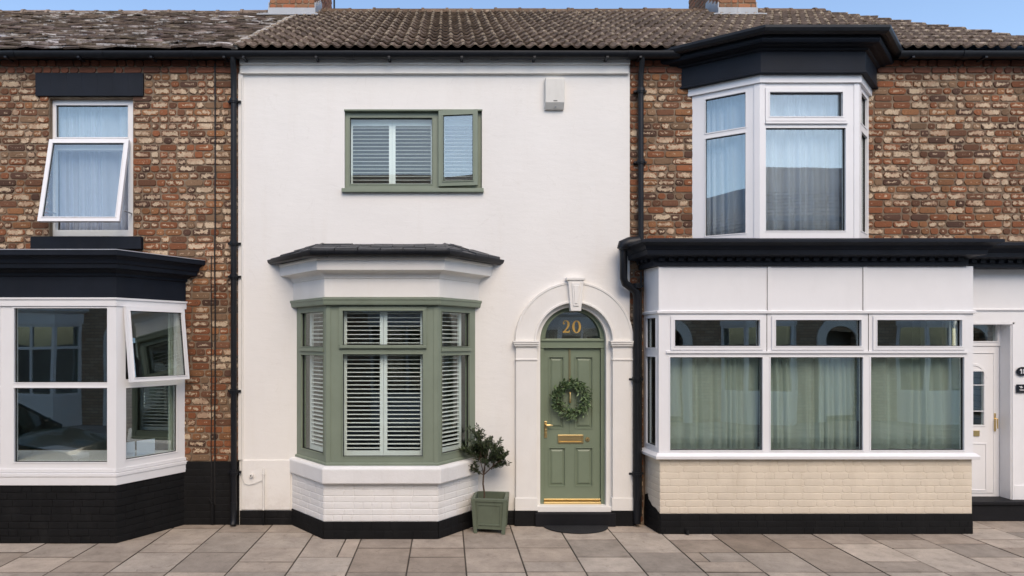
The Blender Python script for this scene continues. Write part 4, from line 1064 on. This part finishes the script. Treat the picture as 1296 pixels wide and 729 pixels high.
for d,L,dep in ((Vector((-.25,0,1)),.30,1),(Vector((.1,-.1,1)),.34,1),(Vector((.95,0,.85)),.30,1),(Vector((-.75,.1,.55)),.20,2),(Vector((.45,.1,1)),.30,1)): br(fork,d.normalized(),L,.0075,dep)
br(Vector((sx-.03,sy,.90)),Vector((-.16,0,1)).normalized(),.30,.005,2)
mb.build('trunk',M['bark'],TR)
mb=MB()
for (p,d) in tips:
    for k in range(9):
        dd=(d*.7+Vector((rnd.gauss(0,.7),rnd.gauss(0,.7),rnd.gauss(.25,.5))))
        g=rnd.random()**1.5; leaf(mb,p+Vector((rnd.gauss(0,.012),rnd.gauss(0,.012),rnd.gauss(0,.012))),dd,Vector((rnd.gauss(0,.5),-.6,1)).normalized(),rnd.uniform(.024,.044),rnd.uniform(.012,.018),(g,g,g,g))
mb.build('crown',M['leaf'],TR)

# ------------------------------------------------------------------ RIGHT upper bay
UP=[(3.11,0),(3.76,-.42),(4.95,-.42),(5.345,0)]
fy=-.42; Zf=lambda py: PZ(py,fy); A,B=UP[1],UP[2]; U=lambda px:(px-565)*(CD+fy)/F-A[0]
z0b,z1b=3.545,Zf(99)
mb=MB(); gl=[(U(969),U(1070),Zf(292),Zf(162)),(U(973.5),U(1065.5),Zf(148),Zf(117),1)]
glazed(mb,A,B,z0b,z1b,gl,cas=.05)
LL=F2(UP[0],UP[1]); LR=F2(UP[2],UP[3])
gL=[(.16,LL-.155,Zf(293),Zf(165)),(.16,LL-.155,Zf(157.5),Zf(113))]
gR=[(.12,LR-.12,Zf(290),Zf(163)),(.12,LR-.12,Zf(152),Zf(113))]
glazed(mb,UP[0],UP[1],z0b,z1b,gL); glazed(mb,UP[2],UP[3],z0b,z1b,gR)
for c_,p0,p1 in ((UP[1],UP[0],UP[2]),(UP[2],UP[1],UP[3])):
    d0=(Vector(p0)-Vector(c_)).normalized()*.06; d1=(Vector(p1)-Vector(c_)).normalized()*.06
    mb.sweep([(c_[0]+d0.x,c_[1]+d0.y),c_,(c_[0]+d1.x,c_[1]+d1.y)],[(-.07,z0b),(.008,z0b),(.008,z1b),(-.07,z1b)],walls=(False,False))
mb.face(A,B); mb.box(U(968),U(1072),-.01,.026,Zf(157),Zf(154.5)); mb.world()
mb.sweep(UP,[(-.05,z1b-.06),(.03,z1b-.06),(.03,z1b+.03),(-.05,z1b+.03)])
ub=mb.build('upper_bay_window',[M['upvc'],M['gasket']],RH,bevel=.003)
for a_,b_,gs in ((A,B,gl),(UP[0],UP[1],gL),(UP[2],UP[3],gR)):
    for g in gs: pane(ub,a_,b_,g,-.028)
curtain(A,B,-.04,UP[2][0]-A[0]+.05,3.58,5.44,-.16,M['net'],'white net curtain behind the front pane of the upstairs bay',5,waves=7,amp=.05)
curtain(UP[0],UP[1],.04,LL-.08,3.58,5.44,-.14,M['net'],'white net curtain behind the left splayed pane of the upstairs bay',6,waves=4,amp=.045)
mb=MB(); zc=z1b+.03
mb.sweep(UP,[(-.3,zc),(.09,zc),(.09,zc+.02),(.075,zc+.03),(.075,zc+.255),(.10,zc+.265),(.11,zc+.285),(.15,zc+.29),(.17,zc+.30),(.22,zc+.305),(.235,zc+.33),(.235,zc+.385),(.25,zc+.395),(.26,zc+.41),(-.3,zc+.41)])
mb.build('cornice',M['navy'],ub,bevel=.004)
mb=MB(); mb.sweep(UP,[(.24,zc+.375),(.29,zc+.365),(.325,zc+.385),(.34,zc+.42),(.34,zc+.45),(.325,zc+.45),(.32,zc+.42),(-.3,zc+.44),(-.3,zc+.412),(.24,zc+.412)]); mb.build('gutter',M['black_pvc'],ub,bevel=.002)

# ------------------------------------------------------------------ RIGHT shopfront
SP=[(2.50,0),(2.552,-.40),(6.34,-.40),(6.39,0)]
fy=-.40; Zf=lambda py: PZ(py,fy); A,B=SP[1],SP[2]; U=lambda px:(px-565)*(CD+fy)/F-A[0]
z0b,z1b=Zf(573),Zf(397)
mb=MB(); cols=[(848,965),(975,1092),(1102,1220)]; cols2=[(853.5,961),(981,1089),(1109,1216)]
gl=[(U(a),U(b),Zf(570),Zf(452)) for a,b in cols]+[(U(a),U(b),Zf(438),Zf(405),1) for a,b in cols2]
glazed(mb,A,B,z0b,z1b,gl,cas=.045)
for a in (970.5,1099): mb.face(A,B); mb.box(U(a)-.003,U(a)+.003,-.001,.003,Zf(446),z1b-.002,mi=1); mb.world()
mb.face(A,B); mb.box(U(843),U(1224),-.01,.022,Zf(447),Zf(444.5)); mb.box(.0,.004,-.001,.012,z0b,z1b); mb.world()
LL=F2(SP[0],SP[1]); gL=[(.07,LL-.07,Zf(566),Zf(452)),(.07,LL-.07,Zf(440),Zf(402))]
glazed(mb,SP[0],SP[1],z0b,z1b,gL); LR=F2(SP[2],SP[3]); gR=[(.07,LR-.07,Zf(566),Zf(452)),(.07,LR-.07,Zf(440),Zf(402))]
glazed(mb,SP[2],SP[3],z0b,z1b,gR)
sf=mb.build('shopfront_window',[M['upvc'],M['gasket']],RH,bevel=.003)
for a_,b_,gs in ((A,B,gl),(SP[0],SP[1],gL),(SP[2],SP[3],gR)):
    for g in gs: pane(sf,a_,b_,g,-.028)
mb=MB(); mb.sweep(SP,[(-.2,z0b-.075),(.0,z0b-.075),(.05,z0b-.072),(.055,z0b-.035),(.05,z0b-.032),(.02,z0b-.002),(-.2,z0b-.002)]); mb.build('window_sill',M['white_board'],sf,bevel=.004)
mb=MB(); zt=Zf(337); mb.sweep(SP,[(-.1,z1b+.03),(.0,z1b+.03),(.0,zt),(-.1,zt)])
mb.sweep(SP,[(-.1,z1b+.002),(.022,z1b+.002),(.026,z1b+.03),(.015,z1b+.038),(-.1,z1b+.045)])
for a in (971,1092): mb.face(A,B); mb.box(U(a),U(a)+.045,-.002,.008,z1b+.04,zt-.002); mb.box(U(a)-.002,U(a)+.001,-.002,.0085,z1b+.04,zt-.003,mi=1); mb.world()
mb.sweep([(SP[1][0]-.03,-.40),SP[1],(SP[1][0]+.035,-.40)][1:]+[],[(-.01,z1b+.04),(.006,z1b+.04),(.006,zt-.002),(-.01,zt-.002)],walls=(False,False))
mb.build('fascia_panel',[M['white_board'],M['gasket']],sf,bevel=.002)
# cornice with dentils
CP=[(2.46,0),(2.51,-.40),(6.23,-.40),(6.26,0)]
def cornice(mb,path,zc,ends=(True,True)):
    mb.sweep(path,[(-.2,zc),(.03,zc),(.03,zc+.09),(.05,zc+.1),(.12,zc+.115),(.16,zc+.12),(.165,zc+.175),(.18,zc+.185),(.20,zc+.22),(.26,zc+.245),(.275,zc+.25),(.275,zc+.285),(.0,zc+.34),(-.2,zc+.34)],walls=ends)
mb=MB(); zc=zt; cornice(mb,CP,zc)
for a_,b_ in ((CP[0],CP[1]),(CP[1],CP[2])):
    L=mb.face(a_,b_); n=int(L/.115)
    for i in range(n): mb.box(.03+i*.115,.03+i*.115+.065,.028,.07,zc+.06,zc+.107)
    mb.world()
mb.build('cornice',M['navy'],sf,bevel=.003)
mb=MB(); cornice(mb,[(6.30,.10),(RX1+.1,.10)],zc+.035)
mb.face((6.3,.10),(RX1+.1,.10))
for i in range(15): mb.box(.03+i*.115,.03+i*.115+.065,.028,.07,zc+.095,zc+.142)
mb.build('door_cornice',M['navy'],RH,bevel=.003)
# cream painted brick and plinth
BP=[(2.515,0),(2.575,-.385),(6.335,-.385),(6.37,0)]; zl=z0b-.075; zp=PZ(650,-.385)
mb=MB(); mb.prism(BP,zp-.01,zl)
for a_,b_,sd_ in ((BP[0],BP[1],61),(BP[1],BP[2],62),(BP[2],BP[3],63)):
    L=mb.face(a_,b_); bricks(mb,0,L,zp,zl,(),course=.085,colf=flat,seed=sd_,n=.003,relief=.0028,joint=.006,rag=.0022); mb.world()
mb.build('cream_brick_base',M['cream_brick'],RH)
mb=MB(); mb.prism(BP,0,zp)
for a_,b_,sd_ in ((BP[0],BP[1],64),(BP[1],BP[2],65),(BP[2],BP[3],66)):
    L=mb.face(a_,b_); mb.box(0,L,-.01,.0125,0,zp-.001); bricks(mb,0,L,0,zp,(),course=.085,colf=flat,seed=sd_,n=.016,relief=.0035,joint=.006,rag=.0015); mb.world()
# ragged paint edge on the return
L=mb.face(BP[0],BP[1]); mb.extr([(0,zp),(.02,zp+.15),(.08,zp+.17),(.11,zp+.1),(.2,zp+.05),(.3,zp+.04),(L,zp)],.012,.0); mb.world()
mb.tube([(PX(870,-.42),-.415,.05),(PX(870,-.42),-.43,.005)],.022,8)
mb.build('black_plinth',M['black_brick'],RH)
# curtains: three behind the shopfront
for i,(a,b) in enumerate(((840,968),(970,1096),(1098,1226))):
    lab=['left','middle','right'][i]
    curtain(A,B,U(a),U(b),z0b+.02,z1b-.02 if False else Zf(440),-.15,M['net_green'],f'pale voile curtain behind the {lab} pane of the wide shopfront window',30+i,waves=[6,7.5,5][i],amp=.06)
mb=MB(); mb.prism([(2.6,-.02),(2.62,-.33),(6.28,-.33),(6.3,-.02)],z0b-.03,z0b+.01); mb.build('inner_sill',M['white_board'],sf)

# ------------------------------------------------------------------ recessed door at right
y1=.25; X=lambda px:PX(px,y1); Z=lambda py:PZ(py,y1)
mb=MB(); dh=(6.35,X(1279),-.1,Z(411)); zt2=zc+.05
mb.panel(6.30,RX1,0,zt2,[dh],y1,y1+.16); mb.box(6.3,RX1,y1-.02,y1+.01,Z(393),Z(391))
mb.box(X(1280.5),X(1283),y1-.012,y1+.01,0.02,Z(411)+.03); mb.box(X(1283),RX1,y1-.012,y1+.01,0.0,Z(614)); mb.box(6.3,X(1283),y1-.012,y1+.01,Z(411)+.004,Z(411)+.03)
mb.box(6.40,RX1,T-.02,T+.2,3.1,3.35)
mb.build('door_surround',M['white_board'],RH,bevel=.003)
mb=MB(); mb.box(RX1-.02,RX1+.0,.3,.9,0,3.2); mb.box(6.40,6.43,.0,.7,0,3.2); mb.build('porch_side',M['white_board'],RH)
yd=.40; X=lambda px:PX(px,yd); Z=lambda py:PZ(py,yd)
mb=MB(); x0,x1=X(1200),X(1270); zt3=Z(397)
toplight=(x0+.1,X(1262),Z(432),Z(404)); leafh=(x0+.055,X(1266),Z(635),Z(438))
mb.panel(x0,x1,.26,zt3,[toplight,leafh],yd,yd+.07)
mb.ring(*toplight,.012,yd-.008,yd+.002)
d2=mb.build('door_frame',M['upvc'],RH,bevel=.003)
mb=MB(); mb.box(toplight[0],toplight[1],yd+.03,yd+.036,toplight[2],toplight[3]); mb.build('pane',M['glass'],d2)
mb=MB(); lx0,lx1=x0+.06,X(1266)-.004; lz0,lz1=Z(635)+.004,Z(438)-.004; yl=yd+.012
mb.panel(lx0,lx1,lz0,lz1,[(lx0+.13,X(1246),Z(538),Z(470))],yl,yl+.045)
gx0,gx1=lx0+.13,X(1246)
mb.ring(gx0,gx1,Z(538),Z(470),.02,yl-.008,yl+.001)
cxg=(gx0+gx1)/2; rg=(gx1-gx0)/2+.012
mb.arcband(cxg,Z(478),rg,rg+.035,yl-.0075,yl+.004,n=16)
mb.ring(lx0+.10,X(1248),Z(620),Z(562),.014,yl-.007,yl+.001); mb.ring(lx0+.035,X(1258),Z(624),Z(447),.008,yl-.006,yl+.001)
mb.box(gx0,gx1,yl-.002,yl+.006,Z(488),Z(487)); mb.box(gx0,gx1,yl-.002,yl+.006,Z(521),Z(520))
leaf2=mb.build('door',M['upvc'],RH,bevel=.003)
mb=MB(); mb.box(gx0,gx1,yl+.015,yl+.02,Z(538),Z(470)); mb.build('pane',M['glass'],leaf2)
mb=MB(); xh=X(1259.5); mb.box(xh-.012,xh+.012,yl-.012,yl+.001,Z(546),Z(523)); mb.tube([(xh,yl-.01,Z(530)),(xh,yl-.05,Z(530)),(xh,yl-.05,Z(542))],.009,8); mb.build('handle',M['brass'],leaf2)
mb=MB(); mb.box(lx0+.12,X(1240),yl-.012,yl+.001,Z(552),Z(545)); mb.build('letterbox',M['brass'],leaf2)
mb=MB(); mb.box(6.38,X(1285),y1-.10,yd+.1,0,.215); mb.box(6.38,X(1287.5),y1-.13,yd+.1,.2155,.258); mb.build('doorstep',M['stone_step'],RH,bevel=.008)
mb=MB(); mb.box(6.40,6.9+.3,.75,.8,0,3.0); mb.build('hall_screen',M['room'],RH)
# number plate 18 and plaque
y2=y1-.012; X=lambda px:PX(px,y2); Z=lambda py:PZ(py,y2)
SG=empty('number_sign',(X(1293),y2,Z(470)),'oval black house number sign with white 18 on the white door pier','sign')
mb=MB(); cx,cz=X(1293.5),Z(470); n=28
mb.extr([(cx+.077*math.cos(6.2832*i/n),cz+.058*math.sin(6.2832*i/n)) for i in range(n)],y2-.014,y2-.001); mb.build('plate',M['navy'],SG,bevel=.003)
mb=MB(); s=.062
stroke(mb,[(cx-.040,cz+.012),(cx-.026,cz+.030)],.009,y2-.018,y2-.0135); stroke(mb,[(cx-.022,cz+.031),(cx-.022,cz-.031)],.012,y2-.0185,y2-.0135)
for zz,rr,r2 in ((.0155,.0155,.018),(-.0145,.0175,.020)):
    mb.arcband(cx+.016,cz+zz,rr-.008,rr,y2-.018,y2-.0135,0,2*math.pi,20)
mb.build('digits',M['sign_white'],SG)
PQ=empty('name_plaque',(X(1293),y2,Z(491)),'small rectangular black plaque with white emblem below the oval number sign','sign')
mb=MB(); mb.box(X(1286),X(1303),y2-.010,y2-.001,Z(497),Z(486.5)); mb.build('plate',M['navy'],PQ,bevel=.002)
mb=MB(); bx=X(1292); bz=Z(491)
stroke(mb,[(bx-.03,bz+.022),(bx-.012,bz+.014),(bx-.004,bz+.025),(bx+.006,bz+.008)],.007,y2-.0125,y2-.0095)
stroke(mb,[(bx-.018,bz+.004),(bx,bz+.002),(bx+.016,bz+.012)],.008,y2-.0125,y2-.0095)
stroke(mb,[(bx-.03,bz-.022),(bx+.05,bz-.022)],.005,y2-.0125,y2-.0095); stroke(mb,[(bx-.02,bz-.034),(bx+.06,bz-.034)],.004,y2-.0125,y2-.0095)
mb.build('emblem',M['sign_white'],PQ)

# ------------------------------------------------------------------ the far side of the street (seen mirrored in the glass)
def far_house():
    H=empty('terraced_house',(0,-11,0),'brick terraced house with white bay, seen mirrored in the window glass across the street','house','terraced houses across the street')
    def bld(mb,name,mat,parent,**k):
        for i,v in enumerate(mb.v): mb.v[i]=(v[0],-v[1],v[2])      # faces the other way
        o=mb.build(name,mat,None,**k); o.parent=parent; return o
    W=5.0
    mb=MB(); mb.panel(0,W,0,5.85,[(.5,2.5,.9,2.7),(.8,1.9,3.7,5.1),(3.45,4.35,0,2.6),(3.4,4.3,3.7,5.1)],0,.28); mb.box(0,W,7.4,7.7,0,5.85); bld(mb,'wall',M['street_brick'],H)
    mb=MB(); pts=[(-.2,5.8),(3.85,8.3),(7.9,5.8)]; a_=[mb.add((0,p[0],p[1])) for p in pts]; b_=[mb.add((W,p[0],p[1])) for p in pts]
    mb.poly(a_); mb.poly(b_[::-1]); [mb.poly([a_[i],b_[i],b_[(i+1)%3],a_[(i+1)%3]]) for i in range(3)]
    rf=bld(mb,'roof',M['slate'],H)
    mb=MB()
    for k in range(14):
        s0=k*SL/14; y=lambda s,h:-.2+s*.851-h*.525; z=lambda s,h:5.83+s*.525*1.0+h*.85
        i=[mb.add((x_,-.2+s*cs*1.0-h*sn,5.82+s*sn*.945+h*cs),e=.5) for (x_,s,h) in ((0,s0,.01),(W,s0,.01),(W,s0,.05),(0,s0,.05),(0,s0+.36,.012),(W,s0+.36,.012))]
        mb.poly([i[0],i[1],i[2],i[3]]); mb.poly([i[3],i[2],i[5],i[4]])
    bld(mb,'roof_tiles',M['pantile'],rf)
    P4=[(.45,0),(.9,-.6),(2.2,-.6),(2.6,0)]
    mb=MB(); mb.prism(P4,0,.85); bld(mb,'bay_base',M['white_brick'],H)
    mb=MB()
    for a_,b_ in zip(P4,P4[1:]):
        L=F2(a_,b_); ho=[(.07,L-.07,.92,2.1),(.07,L-.07,2.17,2.7)] if L<1 else [(.07,L/2-.03,.92,2.1),(L/2+.03,L-.07,.92,2.1),(.07,L/2-.03,2.17,2.7),(L/2+.03,L-.07,2.17,2.7)]
        mb.face(a_,b_); mb.panel(0,L,.85,2.77,ho,0,-.06); mb.world()
    mb.sweep(P4,[(-.2,2.77),(.03,2.77),(.03,3.05),(.14,3.12),(.16,3.3),(-.2,3.35)]); bw=bld(mb,'bay_window',M['upvc'],H)
    mb=MB()
    for a_,b_ in zip(P4,P4[1:]): L=mb.face(a_,b_); mb.box(.05,L-.05,-.05,-.045,.9,2.72); mb.world()
    bld(mb,'pane',M['glass'],bw)
    mb=MB(); mb.box(.3,2.7,.8,.85,.2,2.9); mb.box(3.2,4.6,.5,.55,0,2.9); mb.box(.5,4.7,.8,.85,3.4,5.3); bld(mb,'interior_walls',M['room'],H)
    for x0,x1 in ((.8,1.9),(3.4,4.3)):
        mb=MB(); mb.panel(x0,x1,3.7,5.1,[(x0+.07,x1-.07,3.77,4.6),(x0+.07,x1-.07,4.67,5.03)],.1,.16); mb.box(x0-.1,x1+.1,-.05,.1,3.6,3.7); mb.box(x0-.1,x1+.1,-.02,.05,5.1,5.3)
        w_=bld(mb,'window',M['upvc'],H); mb=MB(); mb.box(x0+.05,x1-.05,.12,.125,3.75,5.05); bld(mb,'pane',M['glass'],w_)
    mb=MB(); mb.box(3.45,4.35,.12,.17,.15,2.1); bld(mb,'door',M['upvc'],H)
    mb=MB(); mb.box(3.2,3.45,-.05,.02,0,2.3); mb.box(4.35,4.6,-.05,.02,0,2.3); mb.arcband(3.9,2.3,.45,.7,-.05,.02,n=20); mb.box(3.4,4.4,.02,.1,2.1,2.2); bld(mb,'door_arch',M['white_trim'],H)
    mb=MB(); mb.box(0,W,-.2,-.08,5.72,5.85); bld(mb,'gutter',M['black_pvc'],H)
    return H
fh=far_house()
for i,x in enumerate((-17.6,-12.6,-7.6,-2.6,2.4,7.4,12.4)):
    o=fh if i==0 else copy_tree(fh); o.location=(x,-11,0)

# ------------------------------------------------------------------ parked cars (outside the frame, mirrored in the glass)
t=NT('dark_green_car_paint'); t.col((.012,.035,.03)); t.rough(.25); t.b.inputs['Coat Weight'].default_value=.8; t.b.inputs['Coat Roughness'].default_value=.04; M['car']=t.m
M['tyre']=paint('tyre_rubber',(.015,.015,.015),.85,.1,0,bump=0); M['rim']=paint('alloy_wheel',(.45,.46,.48),.3,.05,0,bump=0,metal=1)
M['lamp']=paint('clear_lamp_plastic',(.6,.62,.65),.12,.05,0,bump=0); M['red_lamp']=paint('red_lamp_plastic',(.35,.01,.01),.15,.05,0,bump=0)
def car():
    H=empty('parked_car',(0,0,-.12),'dark green parked estate car mirrored in the bay window glass','car')
    def bld(mb,name,mat,parent,**k): o=mb.build(name,mat,None,**k); o.parent=parent; return o
    mb=MB()
    st=[(0,.45,.62,.72),(.15,.30,.78,.82),(.9,.22,.93,.88),(1.35,.20,.98,.9),(2.4,.20,1.0,.9),(3.6,.22,1.0,.9),(4.2,.30,.98,.86),(4.38,.42,.80,.76)]
    rings=[]
    for x,zb,zt,hw in st:
        rings.append([mb.add(p) for p in ((x,-hw*.94,zb),(x,-hw,zb+.15),(x,-hw*1.0,zt-.18),(x,-hw*.93,zt),(x,0,zt+.025),(x,hw*.93,zt),(x,hw*1.0,zt-.18),(x,hw,zb+.15),(x,hw*.94,zb))])
    for a_,b_ in zip(rings,rings[1:]):
        for j in range(9): q=(j+1)%9; mb.poly([a_[j],b_[j],b_[q],a_[q]])
    mb.poly(rings[0]); mb.poly(rings[-1][::-1])
    body=bld(mb,'body',M['car'],H,bevel=.03,smooth=True)
    mb=MB(); cab=[(1.15,.97,.82),(1.85,1.42,.60),(2.7,1.47,.61),(3.7,1.43,.60),(4.25,.98,.80)]
    up=[(1.85,1.42),(3.75,1.42)]; lo=[(1.15,.98),(4.25,.98)]
    i=[mb.add(p) for p in ((1.15,-.83,.97),(4.25,-.80,.97),(3.85,-.62,1.40),(1.9,-.62,1.40),(1.15,.83,.97),(4.25,.80,.97),(3.85,.62,1.40),(1.9,.62,1.40))]
    for q in ((0,1,2,3),(4,7,6,5),(0,3,7,4),(1,5,6,2),(3,2,6,7)): mb.poly([i[k] for k in q])
    bld(mb,'window_glass',M['glass_dark'],H)
    mb=MB(); mb.box(1.85,3.9,-.63,.63,1.385,1.43)
    for s in (-1,1):
        for (x0,x1) in ((1.15,1.9),(2.75,2.75),(3.5,3.5),(4.25,3.86)): mb.tube([(x0,s*.83,.97),(x1,s*.63,1.40)],.028,6)
        mb.tube([(2.0,s*.55,1.47),(3.8,s*.55,1.47)],.014,6)
    bld(mb,'roof',M['car'],H,bevel=.02)
    for x in (.82,3.5):
        for s in (-1,1):
            mb=MB(); mb.tube([(x,s*.70,.32),(x,s*.90,.32)],.32,28); w_=bld(mb,'wheel',M['tyre'],H,smooth=True)
            mb=MB(); mb.tube([(x,s*.84,.32),(x,s*.908,.32)],.21,20); bld(mb,'rim',M['rim'],w_)
    for s in (-1,1):
        mb=MB(); mb.box(.0,.2,min(s*.4,s*.72),max(s*.4,s*.72),.60,.74); bld(mb,'headlight',M['lamp'],H,bevel=.02)
        mb=MB(); mb.box(4.25,4.40,min(s*.55,s*.78),max(s*.55,s*.78),.65,.92); bld(mb,'tail_light',M['red_lamp'],H,bevel=.02)
        mb=MB(); mb.box(1.45,1.62,min(s*.86,s*1.02),max(s*.86,s*1.02),.98,1.10); bld(mb,'wing_mirror',M['car'],H,bevel=.02)
    return H
c1=car(); c1.location=(-5.5,-3.65,-.12); c1.rotation_euler=(0,0,math.pi)
